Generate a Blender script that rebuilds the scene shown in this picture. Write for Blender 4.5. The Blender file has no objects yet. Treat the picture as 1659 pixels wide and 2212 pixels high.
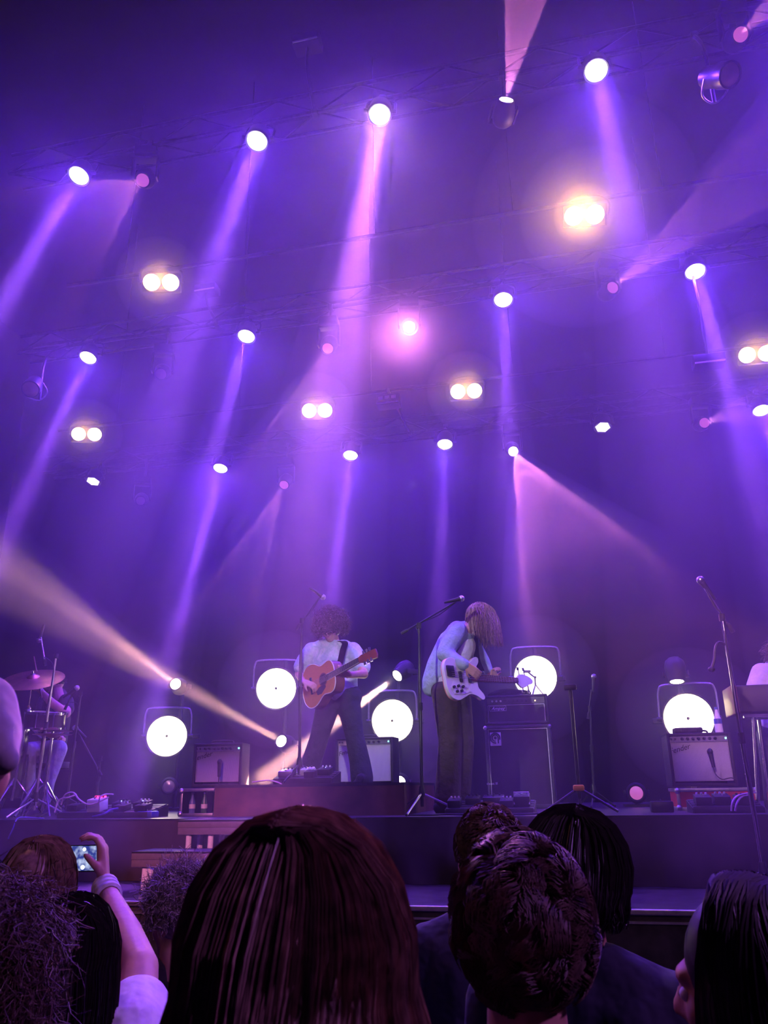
import bpy, bmesh, math, random
from mathutils import Vector, Matrix, Quaternion
V = Vector
PI = math.pi
sc = bpy.context.scene
C = sc.collection
rnd = random.Random(7)

# ------------------------------------------------------------------ camera
FPX = 1700.0                                    # focal length in pixels of the 1659 x 2212 frame
CAM = V((0, 0, 1.75))
P_, Y_, R_ = (math.radians(a) for a in (19.4, 12.6, -0.85))     # pitch, yaw, roll
FW = V((-math.sin(Y_) * math.cos(P_), math.cos(Y_) * math.cos(P_), math.sin(P_)))
_r = V((math.cos(Y_), math.sin(Y_), 0)); _u = _r.cross(FW)
RT = _r * math.cos(R_) + _u * math.sin(R_); UP = -_r * math.sin(R_) + _u * math.cos(R_)
HR = V((math.cos(Y_), math.sin(Y_), 0)); HF = V((-math.sin(Y_), math.cos(Y_), 0)); ZZ = V((0, 0, 1))
def ray(x, y): return FW + RT * ((x - 829.5) / FPX) - UP * ((y - 1106) / FPX)
def at(x, y, Y):                                # measured photo point -> the place it has at depth Y
    d = ray(x, y); return CAM + d * ((Y - CAM.y) / d.y)
cd = bpy.data.cameras.new('camera'); cam = bpy.data.objects.new('camera', cd); C.objects.link(cam)
cd.sensor_fit = 'VERTICAL'; cd.sensor_height = 36; cd.lens = FPX / 2212 * 36; cd.clip_start = .05
_m = Matrix((RT, UP, -FW)).transposed().to_4x4(); _m.translation = CAM; cam.matrix_world = _m
cd.dof.use_dof = True; cd.dof.focus_distance = 7.5; cd.dof.aperture_fstop = 11.5
sc.camera = cam

# ------------------------------------------------------------------ view, sampling, world
sc.view_settings.view_transform = 'Standard'; sc.view_settings.look = 'None'
sc.view_settings.exposure = 0.0; sc.view_settings.gamma = 1.0; sc.view_settings.use_curve_mapping = False
cy = sc.cycles
cy.use_denoising = True; cy.denoising_input_passes = 'RGB_ALBEDO_NORMAL'
cy.use_adaptive_sampling = True; cy.adaptive_threshold = .25; cy.adaptive_min_samples = 14
cy.max_bounces = 2; cy.diffuse_bounces = 1; cy.glossy_bounces = 2; cy.transmission_bounces = 2
cy.volume_bounces = 0; cy.transparent_max_bounces = 64
cy.caustics_reflective = False; cy.caustics_refractive = False; cy.sample_clamp_indirect = 4.0
wd = bpy.data.worlds.new('dark_hall'); sc.world = wd; wd.use_nodes = True
wd.node_tree.nodes['Background'].inputs[0].default_value = (0, 0, 0, 1)

# ------------------------------------------------------------------ colours of the light, haze
VIOLET = (.32, .075, 1.0); ORCHID = (.62, .15, 1.0); SPILL = (.14, .024, 1.0); AMBER = (1.0, .46, .05); WARM = (1.0, .45, .36); PINK = (1.0, .24, .66)
HAZE = .034; LOW_HAZE = .011; BEAM_HAZE = .055; PUFF = .30
WASH_DIR = -ray(1030, -1075).normalized()       # all wash lights hang parallel, tipped towards the hall
E_BEAM = 16000; E_SPILL = 680; E_BLIND = 50; E_FLOOD = 24

def spot(name, loc, d, power, col, ang, blend=.5, rad=.05, parent=None):
    l = bpy.data.lights.new(name, 'SPOT'); l.energy = power; l.color = col
    l.spot_size = math.radians(ang); l.spot_blend = blend; l.shadow_soft_size = rad
    o = bpy.data.objects.new(name, l); C.objects.link(o)
    o.location = loc; o.rotation_euler = V(d).to_track_quat('-Z', 'Y').to_euler()
    return o
# front-of-house lamps on the balcony rail behind the camera
spot('house_lamp_guitar', (1.6, -6, 5.6), at(705, 1470, 7.2) - V((1.6, -6, 5.6)), 3800, (1, .80, .95), 9, .7, .12)
spot('house_lamp_bass', (-4.5, -6, 5.8), at(985, 1440, 6.8) - V((-4.5, -6, 5.8)), 3300, (.86, .78, 1), 9, .7, .12)
spot('house_lamp_keys', (-1.5, -6, 5.8), at(1680, 1480, 7.0) - V((-1.5, -6, 5.8)), 4500, (1, .42, .85), 9, .6, .12)
spot('house_lamp_drums', (2.5, -6, 5.6), at(80, 1560, 7.0) - V((2.5, -6, 5.6)), 1100, (1, .40, .70), 12, .7, .12)
spot('house_lamp_steps', (-0.5, -6, 6.0), at(420, 1800, 5.6) - V((-0.5, -6, 6.0)), 4200, (1, .24, .52), 9, .8, .12)
spot('house_lamp_front', (0, -7, 7.0), V((-1.2, 8.0, 1.8)) - V((0, -7, 7.0)), 420, (1, .50, .72), 27, .6, .2)

spot('house_lamp_crowd', (4.6, .4, 5.4), V((-.7, 1.5, 1.6)) - V((4.6, .4, 5.4)), 700, (.55, .18, 1), 44, .8, .2)
spot('house_lamp_crowd', (-5.0, 3.6, 6.4), V((-.4, 1.2, 1.6)) - V((-5.0, 3.6, 6.4)), 160, (1, .30, .34), 40, .8, .2)
_al = at(820, 252, 5.40); spot('added_hair_light', _al, V((-.35, .9, 1.6)) - _al, 900, (1, .45, .70), 26, .9, .1)  # added pink light at a wash lens, lifts crowd hair and warms the haze

# ------------------------------------------------------------------ materials
def mat(name, col, rough=.6, metal=0, var=.25, scale=14, bump=0.0, spec=.5, sheen=0, coords='Object'):
    m = bpy.data.materials.new(name); m.use_nodes = True; nt = m.node_tree; b = nt.nodes['Principled BSDF']
    tc = nt.nodes.new('ShaderNodeTexCoord'); nz = nt.nodes.new('ShaderNodeTexNoise')
    nz.inputs['Scale'].default_value = scale; nz.inputs['Detail'].default_value = 3
    nt.links.new(tc.outputs[coords], nz.inputs['Vector'])
    rp = nt.nodes.new('ShaderNodeValToRGB'); rp.color_ramp.elements[0].position = .3; rp.color_ramp.elements[1].position = .7
    rp.color_ramp.elements[0].color = [c * (1 - var) for c in col] + [1]
    rp.color_ramp.elements[1].color = [min(1, c * (1 + var)) for c in col] + [1]
    nt.links.new(nz.outputs['Fac'], rp.inputs['Fac']); nt.links.new(rp.outputs['Color'], b.inputs['Base Color'])
    b.inputs['Roughness'].default_value = rough; b.inputs['Metallic'].default_value = metal
    b.inputs['Specular IOR Level'].default_value = spec
    if sheen: b.inputs['Sheen Weight'].default_value = sheen
    if bump:
        bp = nt.nodes.new('ShaderNodeBump'); bp.inputs['Strength'].default_value = bump; bp.inputs['Distance'].default_value = .01
        nt.links.new(nz.outputs['Fac'], bp.inputs['Height']); nt.links.new(bp.outputs['Normal'], b.inputs['Normal'])
    return m
def glow(name, col, strength, dark=None):
    m = bpy.data.materials.new(name); m.use_nodes = True; nt = m.node_tree; b = nt.nodes['Principled BSDF']
    b.inputs['Base Color'].default_value = (.4, .4, .4, 1); b.inputs['Roughness'].default_value = .3
    tc = nt.nodes.new('ShaderNodeTexCoord'); nz = nt.nodes.new('ShaderNodeTexNoise'); nz.inputs['Scale'].default_value = 30
    nt.links.new(tc.outputs['Object'], nz.inputs['Vector'])
    mr = nt.nodes.new('ShaderNodeMapRange'); mr.inputs['To Min'].default_value = strength * .9; mr.inputs['To Max'].default_value = strength * 1.1
    nt.links.new(nz.outputs['Fac'], mr.inputs['Value']); nt.links.new(mr.outputs['Result'], b.inputs['Emission Strength'])
    b.inputs['Emission Color'].default_value = (*col, 1)
    m.cycles.emission_sampling = 'NONE'
    return m
def haze_mat(name, dens, g=.25):
    m = bpy.data.materials.new(name); m.use_nodes = True; nt = m.node_tree; nt.nodes.clear()
    o = nt.nodes.new('ShaderNodeOutputMaterial'); s = nt.nodes.new('ShaderNodeVolumeScatter')
    s.inputs['Density'].default_value = dens; s.inputs['Anisotropy'].default_value = g
    nt.links.new(s.outputs[0], o.inputs['Volume']); return m
def striped(name, c1, c2, scale, axis='X', rough=.7, metal=0):
    m = bpy.data.materials.new(name); m.use_nodes = True; nt = m.node_tree; b = nt.nodes['Principled BSDF']
    tc = nt.nodes.new('ShaderNodeTexCoord'); w = nt.nodes.new('ShaderNodeTexWave'); w.bands_direction = axis
    w.inputs['Scale'].default_value = scale; w.inputs['Distortion'].default_value = .4
    nt.links.new(tc.outputs['Object'], w.inputs['Vector'])
    rp = nt.nodes.new('ShaderNodeValToRGB'); rp.color_ramp.elements[0].color = (*c1, 1); rp.color_ramp.elements[1].color = (*c2, 1)
    nt.links.new(w.outputs['Fac'], rp.inputs['Fac']); nt.links.new(rp.outputs['Color'], b.inputs['Base Color'])
    b.inputs['Roughness'].default_value = rough; b.inputs['Metallic'].default_value = metal
    return m
M = dict(
    curtain=mat('black_curtain', (.0025, .002, .003), .95, scale=3, spec=.1),
    black=mat('black_paint', (.015, .015, .017), .55), tolex=mat('black_tolex', (.02, .02, .021), .6, bump=.3, scale=150),
    rubber=mat('rubber', (.02, .02, .02), .8), steel=mat('steel', (.55, .55, .57), .3, 1, .1), chrome=mat('chrome', (.85, .85, .87), .14, 1, .05),
    alu=mat('aluminium', (.42, .42, .44), .42, 1, .15, 30), darkmetal=mat('dark_metal', (.06, .06, .065), .4, .8),
    deck=mat('deck_floor', (.045, .040, .045), .38, var=.6, scale=9, bump=.1), skirt=mat('stage_skirt', (.045, .034, .036), .85, scale=5),
    hallfloor=mat('hall_floor', (.02, .02, .02), .5), hallwall=mat('hall_wall', (.02, .018, .024), .9, scale=2),
    skin=mat('skin', (.55, .30, .22), .5, var=.08, scale=30), skin2=mat('skin_deep', (.42, .22, .15), .5, var=.08, scale=30),
    grille=striped('silver_grille', (.30, .31, .34), (.46, .47, .52), 60, 'X', .6), panel=mat('amp_panel', (.62, .65, .70), .25, .9, .08),
    wood=striped('rosewood', (.10, .03, .015), (.17, .06, .03), 14, 'X', .4), spruce=striped('orange_spruce', (.58, .22, .05), (.63, .25, .06), 40, 'Y', .28),
    mahog=mat('mahogany', (.16, .05, .025), .35), cream=mat('cream_lacquer', (.80, .76, .72), .25, var=.04), ivory=mat('ivory_plastic', (.8, .78, .74), .4, var=.04),
    plywood=mat('brown_ply', (.12, .055, .03), .6, var=.4, scale=6), redpaint=mat('red_laminate', (.55, .03, .03), .45, var=.1),
    white=mat('white_plastic', (.8, .8, .8), .4, var=.05), yellow=mat('yellow_tape', (.8, .48, .03), .5, var=.1),
    cablew=mat('pale_cable', (.65, .5, .55), .5), cableb=mat('black_cable', (.015, .015, .015), .6), cablep=mat('blue_cable', (.10, .08, .35), .5),
    bronze=mat('cymbal_bronze', (.62, .36, .18), .3, 1, .2, 10), drumhead=mat('drum_head', (.6, .56, .52), .5, var=.1), drumshell=mat('drum_shell', (.03, .02, .02), .3),
    print=mat('printed_white', (.75, .75, .75), .6, var=.05), orange=mat('orange_print', (.85, .22, .03), .6, var=.05),
    rigmetal=mat('black_rig_metal', (.05, .05, .055), .35, .9, .3, 30), lens_dim=mat('unlit_lens', (.45, .38, .30), .15, .6, .1), glassb=mat('blue_bottle', (.10, .14, .40), .2, var=.1), glassg=mat('green_bottle', (.04, .14, .05), .2, var=.1),
    g_wash=glow('wash_lens_glow', (1, .86, 1), 16), g_led=glow('led_cell_glow', (.95, .80, 1), 6), g_blind=glow('blinder_bulb_glow', (1, .80, .26), 9),
    g_flood=glow('flood_glass_glow', (1, .90, .66), 3.4), g_beam=glow('beam_lens_glow', (1, .86, .70), 14), g_pink=glow('pink_lens_glow', (.62, .12, .32), .7), g_hot=glow('hot_pink_lens_glow', (1, .75, .92), 14),
    g_red=glow('red_display_glow', (1, .02, .10), 3), g_green=glow('green_jewel_glow', (.2, 1, .8), 3), g_blue=glow('blue_led_glow', (.25, .35, 1), 4), g_amber=glow('amber_led_glow', (1, .6, .1), 3),
    tube=glow('lit_tube_glow', (1, .50, .58), 2.2),
    haze=haze_mat('thin_haze', HAZE), low_haze=haze_mat('low_haze', LOW_HAZE), puff=haze_mat('smoke_puff', PUFF), puff2=haze_mat('shaped_smoke', PUFF * .4), halo_a=haze_mat('added_halo_core', .40), halo_b=haze_mat('added_halo_mid', .14), halo_c=haze_mat('added_halo_outer', .055),
    stepmetal=mat('matt_step_metal', (.24, .20, .23), .4, .2, .1, 30), leg_glare=mat('painted_leg_glare', (.92, .9, .9), .2, 0, .03), beam=haze_mat('beam_haze', BEAM_HAZE), beam_thin=haze_mat('beam_haze_thin', BEAM_HAZE * .7, .4),  # step legs: glare of polished metal put into a white base colour
)

# ------------------------------------------------------------------ mesh helpers
def basis(z, x=None):
    z = V(z).normalized()
    if x is None: x = V((1, 0, 0)) if abs(z.x) < .9 else V((0, 1, 0))
    x = V(x); x = (x - z * x.dot(z)).normalized(); return x, z.cross(x), z
def frame(ex, ez, o=(0, 0, 0)):
    ez = V(ez).normalized(); ex = V(ex); ex = (ex - ez * ex.dot(ez)).normalized(); ey = ez.cross(ex)
    m = Matrix((ex, ey, ez)).transposed().to_4x4(); m.translation = V(o); return m
def smooth_loop(pts, n=4):
    out = []; N = len(pts)
    for i in range(N):
        p0, p1, p2, p3 = (V(pts[(i + k - 1) % N]) for k in range(4))
        for j in range(n):
            t = j / n
            out.append(.5 * ((2 * p1) + (p2 - p0) * t + (2 * p0 - 5 * p1 + 4 * p2 - p3) * t * t + (-p0 + 3 * p1 - 3 * p2 + p3) * t ** 3))
    return out
def smooth_path(pts, n=5):
    pts = [V(p) for p in pts]; out = []; N = len(pts)
    for i in range(N - 1):
        p0, p1, p2, p3 = pts[max(0, i - 1)], pts[i], pts[i + 1], pts[min(N - 1, i + 2)]
        for j in range(n):
            t = j / n
            out.append(.5 * ((2 * p1) + (p2 - p0) * t + (2 * p0 - 5 * p1 + 4 * p2 - p3) * t * t + (-p0 + 3 * p1 - 3 * p2 + p3) * t ** 3))
    out.append(pts[-1]); return out
class MB:
    def __init__(s): s.v = []; s.f = []
    def add(s, vs, fs, mx=None):
        k = len(s.v)
        s.v += [(mx @ V(p)) if mx is not None else V(p) for p in vs]; s.f += [tuple(i + k for i in f) for f in fs]; return s
    def box(s, c, d, mx=None, bev=0):
        x, y, z = (q / 2 for q in d)
        if not bev:
            vs = [V(c) + V((a * x, b * y, e * z)) for a in (-1, 1) for b in (-1, 1) for e in (-1, 1)]
            return s.add(vs, [(0, 1, 3, 2), (4, 6, 7, 5), (0, 4, 5, 1), (2, 3, 7, 6), (0, 2, 6, 4), (1, 5, 7, 3)], mx)
        b = min(bev, x * .9, y * .9, z * .9); bm = bmesh.new(); bmesh.ops.create_cube(bm, size=1)
        for v in bm.verts: v.co = V((v.co.x * 2 * x, v.co.y * 2 * y, v.co.z * 2 * z)) + V(c)
        bmesh.ops.bevel(bm, geom=bm.edges[:], offset=b, segments=2, profile=.5, affect='EDGES'); bm.verts.index_update()
        s.add([v.co.copy() for v in bm.verts], [tuple(v.index for v in f.verts) for f in bm.faces], mx); bm.free(); return s
    def cyl(s, a, b, r0, r1=None, n=12, mx=None, cap=True):
        r1 = r0 if r1 is None else r1; a = V(a); b = V(b); x, y, _ = basis(b - a)
        vs = [a + (x * math.cos(2 * PI * i / n) + y * math.sin(2 * PI * i / n)) * r0 for i in range(n)] + [b + (x * math.cos(2 * PI * i / n) + y * math.sin(2 * PI * i / n)) * r1 for i in range(n)]
        fs = [(i, (i + 1) % n, n + (i + 1) % n, n + i) for i in range(n)]
        if cap: fs += [tuple(range(n - 1, -1, -1)), tuple(range(n, 2 * n))]
        return s.add(vs, fs, mx)
    def lathe(s, prof, n=20, mx=None):          # prof: (radius, z), about z
        vs = []; fs = []
        for r, z in prof: vs += [V((r * math.cos(2 * PI * i / n), r * math.sin(2 * PI * i / n), z)) for i in range(n)]
        for k in range(len(prof) - 1):
            for i in range(n): fs.append((k * n + i, k * n + (i + 1) % n, (k + 1) * n + (i + 1) % n, (k + 1) * n + i))
        if prof[0][0] > 1e-5: fs.append(tuple(range(n - 1, -1, -1)))
        if prof[-1][0] > 1e-5: fs.append(tuple(range((len(prof) - 1) * n, len(prof) * n)))
        return s.add(vs, fs, mx)
    def tube(s, pts, r, n=6, mx=None, taper=None):
        pts = [V(p) for p in pts]; N = len(pts); vs = []; fs = []; x = None
        for i, p in enumerate(pts):
            t = (pts[min(N - 1, i + 1)] - pts[max(0, i - 1)])
            if t.length < 1e-7: t = V((0, 0, 1))
            x, y, _ = basis(t, x if x is not None and abs(x.dot(t.normalized())) < .98 else None)
            q = r[i] if isinstance(r, (list, tuple)) else r
            if taper: q = r * (1 - (1 - taper) * i / (N - 1))
            vs += [p + (x * math.cos(2 * PI * k / n) + y * math.sin(2 * PI * k / n)) * q for k in range(n)]
        for i in range(N - 1):
            for k in range(n): fs.append((i * n + k, i * n + (k + 1) % n, (i + 1) * n + (k + 1) % n, (i + 1) * n + k))
        fs += [tuple(range(n - 1, -1, -1)), tuple(range((N - 1) * n, N * n))]
        return s.add(vs, fs, mx)
    def ball(s, c, r, mx=None, n=12, m=8, rot=None):
        r = (r, r, r) if not hasattr(r, '__len__') else r; c = V(c); vs = []; fs = []
        for j in range(m + 1):
            th = PI * j / m
            for i in range(n):
                ph = 2 * PI * i / n; q = V((r[0] * math.sin(th) * math.cos(ph), r[1] * math.sin(th) * math.sin(ph), r[2] * math.cos(th)))
                vs.append(c + (rot @ q if rot is not None else q))
        for j in range(m):
            for i in range(n): fs.append((j * n + i, (j + 1) * n + i, (j + 1) * n + (i + 1) % n, j * n + (i + 1) % n))
        return s.add(vs, fs, mx)
    def limb(s, pr, n=12):                      # tapered capsule chain: [(point, radius), ...]
        for i, (p, r) in enumerate(pr):
            s.ball(p, r, n=n, m=8)
            if i: s.cyl(pr[i - 1][0], p, pr[i - 1][1], r, n=n)
        return s
    def prism(s, poly, z0, z1, mx=None):
        n = len(poly); vs = [V((p[0], p[1], z0)) for p in poly] + [V((p[0], p[1], z1)) for p in poly]
        fs = [(i, (i + 1) % n, n + (i + 1) % n, n + i) for i in range(n)] + [tuple(range(n - 1, -1, -1)), tuple(range(n, 2 * n))]
        return s.add(vs, fs, mx)
WM = {}                                         # world matrix of every thing root
def build(mb, name, m, parent=None, local=False, smooth=True, label=None):
    vs = mb.v
    if parent is not None and not local:
        inv = WM[parent.name].inverted(); vs = [inv @ p for p in vs]
    me = bpy.data.meshes.new(name); me.from_pydata([tuple(p) for p in vs], [], mb.f); me.update()
    o = bpy.data.objects.new(name, me); C.objects.link(o); me.materials.append(M[m] if isinstance(m, str) else m)
    if smooth:
        me.polygons.foreach_set('use_smooth', [True] * len(me.polygons))
        try: me.set_sharp_from_angle(angle=math.radians(40))
        except Exception: pass
    if parent is not None: o.parent = parent; WM[o.name] = WM[parent.name]
    else: WM[o.name] = Matrix.Identity(4)
    if label: o['label'] = label
    return o
def tag(o, label, cat, group=None, kind=None):
    if label: o['label'] = label
    if cat: o['category'] = cat
    if group: o['group'] = group
    if kind: o['kind'] = kind
    return o
def thing(name, label, cat, mx=(0, 0, 0), group=None):
    o = bpy.data.objects.new(name, None); C.objects.link(o); o.empty_display_size = .1
    mx = mx if isinstance(mx, Matrix) else Matrix.Translation(V(mx)); o.matrix_world = mx; WM[o.name] = mx.copy()
    return tag(o, label, cat, group)
def copy_tree(o, parent=None):
    c = o.copy(); C.objects.link(c)
    if parent is not None: c.parent = parent
    for ch in list(o.children): copy_tree(ch, c)
    return c
def place(root, mx, label=None, group=None):
    root.matrix_world = mx; WM[root.name] = mx.copy()
    if label: root['label'] = label
    if group: root['group'] = group
    return root
def struct(name, mb, m, label, parent=None, smooth=False):
    o = build(mb, name, m, parent, smooth=smooth)
    if parent is None: tag(o, label, None, None, 'structure')
    return o
def remesh(o, vox, it=3, fac=.5):
    r = o.modifiers.new('skin', 'REMESH'); r.mode = 'VOXEL'; r.voxel_size = vox; r.use_smooth_shade = True
    s = o.modifiers.new('soften', 'SMOOTH'); s.iterations = it; s.factor = fac; return o
def lettering(txt, size, mx, m, parent, name='lettering', shear=0, depth=.0008):
    c = bpy.data.curves.new('glyphs', 'FONT'); c.body = txt; c.size = size; c.align_x = 'CENTER'; c.align_y = 'CENTER'; c.shear = shear; c.extrude = depth; c.resolution_u = 3
    tmp = bpy.data.objects.new('glyphs', c); me = bpy.data.meshes.new_from_object(tmp); bpy.data.objects.remove(tmp); bpy.data.curves.remove(c)
    me.transform(WM[parent.name].inverted() @ mx); me.name = name; me.materials.clear(); me.materials.append(M[m])
    o = bpy.data.objects.new(name, me); C.objects.link(o); o.parent = parent; return o
# ================================================================== THE HALL
ZD, ZL = 1.558, 1.12                            # main deck and forestage heights
struct('floor', MB().box((0, 1.5, -.05), (18, 20, .1)), 'hallfloor', 'dark hall floor under the standing crowd')
struct('ceiling', MB().box((0, 1.5, 9.55), (18, 20, .1)), 'hallwall', 'black ceiling above the lighting rig')
struct('wall_left', MB().box((-9.05, 1.5, 4.75), (.1, 20, 9.5)), 'hallwall', 'dark side wall beyond the drum kit')
struct('wall_right', MB().box((9.05, 1.5, 4.75), (.1, 20, 9.5)), 'hallwall', 'dark side wall beyond the keyboard')
struct('wall_rear', MB().box((0, -8.45, 4.75), (18, .1, 9.5)), 'hallwall', 'dark wall behind the crowd')
mb = MB(); n = 180; vs = []; fs = []            # smooth black backcloth
for i in range(n + 1):
    x = -8.9 + 17.8 * i / n; y = 10.78 + .006 * math.sin(i * 1.35) + .004 * math.sin(i * .47)
    vs += [V((x, y, ZD)), V((x, y, 9.4))]
for i in range(n): fs.append((2 * i, 2 * i + 2, 2 * i + 3, 2 * i + 1))
mb.add(vs, fs); struct('wall_back', mb, 'curtain', 'plain black backcloth behind the lighting towers', smooth=True)
struct('floor_stage', MB().box((0, 8.5, ZD / 2), (17.8, 5.0, ZD)), 'deck', 'black main stage deck the band stands on')
struct('floor_forestage', MB().box((0, 5.42, ZL / 2), (17.8, 1.06, ZL)), 'deck', 'scuffed black forestage below the main deck')
struct('trim_1', MB().box((0, 4.885, ZL - .012), (17.8, .03, .03), bev=.006), 'alu', 'shiny metal nosing along the forestage edge')
struct('trim_2', MB().box((0, 4.885, ZL - .062), (17.8, .02, .012)), 'alu', 'thin metal strip below the forestage nosing')
struct('trim_3', MB().box((0, 5.99, ZD - .006), (17.8, .03, .012)), 'darkmetal', 'thin edge strip of the main stage deck')
mb = MB(); vs = []; fs = []; n = 260; rows = 6  # wrinkled cloth skirt hung from the deck edge
rr = random.Random(3)
for i in range(n + 1):
    x = -7.5 + 13.0 * i / n
    for k in range(rows + 1):
        t = k / rows; z = ZD - .012 - t * (ZD - ZL - .014)
        y = 5.925 - .022 * math.sin(x * 7 + t * 2.6) * (.3 + t) - .016 * math.sin(x * 17.3 - t * 4.1) * t - .014 * math.sin(x * 3.1 + 1.1)
        vs.append(V((x, y, z)))
for i in range(n):
    for k in range(rows): a = i * (rows + 1) + k; fs.append((a, a + 1, a + rows + 2, a + rows + 1))
tag(build(mb.add(vs, fs), 'stage_skirt', 'skirt'), 'black cloth skirt hanging below the main stage edge', 'skirt')

# ================================================================== THE RIG
RIG = {'A': (5.45, (820, 248)), 'B': (7.4, (532, 727)), 'C': (9.5, (757, 984))}
ZR = {k: at(*p, Y).z for k, (Y, p) in RIG.items()}
def truss(Y, zb, x0, x1, label):
    t = thing('lighting_truss', label, 'truss', (x0, Y, zb), 'aluminium lighting trusses')
    w = .24; L = x1 - x0
    c = build(MB().cyl((0, 0, 0), (L, 0, 0), .022, n=8), 'chord', 'rigmetal', t, local=True)
    for (y, z) in ((0, w), (w, 0), (w, w)):
        d = c.copy(); C.objects.link(d); d.parent = t; d.location = (0, y, z)
    st = .42; base = None; k = 0
    while k * st + st < L:
        for face in (0, 1):
            up = (k % 2 == 0)
            key = (face, up)
            a = (0, 0, 0 if up else w) if face == 0 else (0, 0 if up else w, 0)
            b = (st, 0, w if up else 0) if face == 0 else (st, w if up else 0, 0)
            if key not in BR: 
                o = build(MB().cyl(a, b, .010, n=6), 'brace', 'rigmetal', t, local=True); BR[key] = o.data
            else:
                o = bpy.data.objects.new('brace', BR[key]); C.objects.link(o); o.parent = t
            o.location.x = k * st
        k += 1
    return t
BR = {}
truss(5.56, ZR['A'] + .30, -5.2, 3.9, 'aluminium truss over the stage front, highest in the picture')
truss(7.51, ZR['B'] + .30, -6.4, 4.0, 'aluminium truss over mid stage, between the two others')
truss(9.61, ZR['C'] + .30, -7.4, 4.4, 'aluminium truss over the rear of the stage')

# ---- wash lights: lens faces local -Z
def wash_proto():
    t = thing('wash_light', '', 'stage light', Matrix.Identity(4), 'violet wash lights on the trusses')
    build(MB().lathe([(.094, .012), (.094, 0), (.108, -.012), (.114, .0), (.114, .03), (.106, .05), (.104, .13), (.085, .17), (.05, .20), (.0, .205)], 28), 'housing', 'black', t, local=True)
    y = MB()
    y.tube(smooth_path([(-.135, 0, .06), (-.135, 0, .16), (-.125, 0, .235), (-.06, 0, .265), (.06, 0, .265), (.125, 0, .235), (.135, 0, .16), (.135, 0, .06)], 4), .013, 6)
    y.cyl((-.15, 0, .07), (-.10, 0, .07), .02); y.cyl((.15, 0, .07), (.10, 0, .07), .02)
    build(y, 'yoke', 'darkmetal', t, local=True)
    build(MB().cyl((0, 0, .26), (0, 0, .31), .02).box((0, 0, .325), (.06, .05, .05), bev=.008), 'clamp', 'darkmetal', t, local=True)
    return t
def lens_disc(t, dim):
    if not dim:
        return build(MB().lathe([(0, -.006), (.05, -.005), (.093, .002), (.093, .008), (0, .008)], 28), 'lens', 'g_wash', t, local=True)
    b = build(MB().lathe([(0, 0), (.093, .003), (.093, .008), (0, .008)], 28), 'lens', 'black', t, local=True)
    m = MB()
    for q in range(-4, 5):
        for r in range(-4, 5):
            x = .021 * (q + r / 2); y = .0182 * r
            if math.hypot(x, y) < .085: m.ball((x, y, -.001), (.0085, .0085, .004), n=8, m=4)
    o = build(m, 'led_cells', 'g_led', b, local=True); return b
def cone_haze(parent, L, r0, r1, m='beam', n=20, z0=-.02):  # denser haze added in the beam's own shape so the shaft shows
    prof = [(0, z0), (r0, z0)] + [(r0 + (r1 - r0) * k / 3, z0 - L * k / 3) for k in (1, 2, 3)] + [(0, z0 - L)]
    prof = prof[::-1]
    o = build(MB().lathe(prof, n), 'added_haze_shaft', m, None, smooth=False); o['kind'] = 'stuff'; o.matrix_world = WM[parent.name]; o['label'] = 'added shaft of denser haze under the ' + parent['label']; return o
WASH = [  # row, x, y, strength, words
    ('A', 170, 380, 1.1, 'blown-out violet wash light on the front truss, farthest towards the drums'),
    ('A', 555, 305, 1.0, 'violet wash light on the front truss, second from the drum side'),
    ('A', 820, 248, 1.9, 'violet wash light on the front truss with the brightest pink-violet shaft'),
    ('A', 1288, 153, .8, 'violet wash light on the front truss, farthest towards the keyboard'),
    ('A', 1735, 66, 1.8, 'violet wash light on the front truss just outside the picture'),
    ('B', 1880, 530, 1.6, 'violet wash light on the middle truss just outside the picture'),
    ('B', 190, 773, 1.0, 'violet wash light on the middle truss, farthest towards the drums'),
    ('B', 532, 727, .8, 'violet wash light on the middle truss, above the acoustic guitarist side'),
    ('B', 1087, 648, .7, 'violet wash light on the middle truss, above the bass amplifier'),
    ('B', 1502, 587, 1.1, 'violet wash light on the middle truss, farthest towards the keyboard'),
    ('C', 201, 1040, .02, 'dimmed wash light with visible cells on the rear truss, drum side'),
    ('C', 476, 1012, 1.5, 'violet wash light on the rear truss, brightest of its row with a long shaft'),
    ('C', 757, 984, 1.0, 'violet wash light on the rear truss, straight above the acoustic guitarist'),
    ('C', 961, 960, .6, 'violet wash light on the rear truss, straight above the bass player'),
    ('C', 1302, 923, .04, 'dimmed wash light with visible cells on the rear truss, keyboard side'),
    ('C', 1645, 887, 1.1, 'violet wash light on the rear truss at the edge of the picture'),
]
proto = wash_proto(); first = True
LEN = {'A': 6.5, 'B': 5.75, 'C': 4.6}
HAZE_MESH = {}
for row, x, y, s, words in WASH:
    d_ = ray(x, y); p = CAM + d_ * ((ZR[row] - CAM.z) / d_.z); mx = frame(HR, -WASH_DIR, p)
    t = proto if first else copy_tree(proto)
    if not first:
        pass
    place(t, mx, words); first = False
    WASHES = t
    t['_dim'] = 1 if s < .1 else 0
    spot('wash_beam', p + WASH_DIR * .012, WASH_DIR, E_BEAM * s, ORCHID if s > 1.6 else VIOLET, 7.0, 1.0, .06)
    spot('wash_spill', p + WASH_DIR * .012, WASH_DIR, E_SPILL * (.25 + .75 * min(s, 1.2)) * (1 if s > .1 else .15), SPILL, 165, .6, .088)
roots = [o for o in list(bpy.data.objects) if o.name.startswith('wash_light')]
cache = {}
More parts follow.
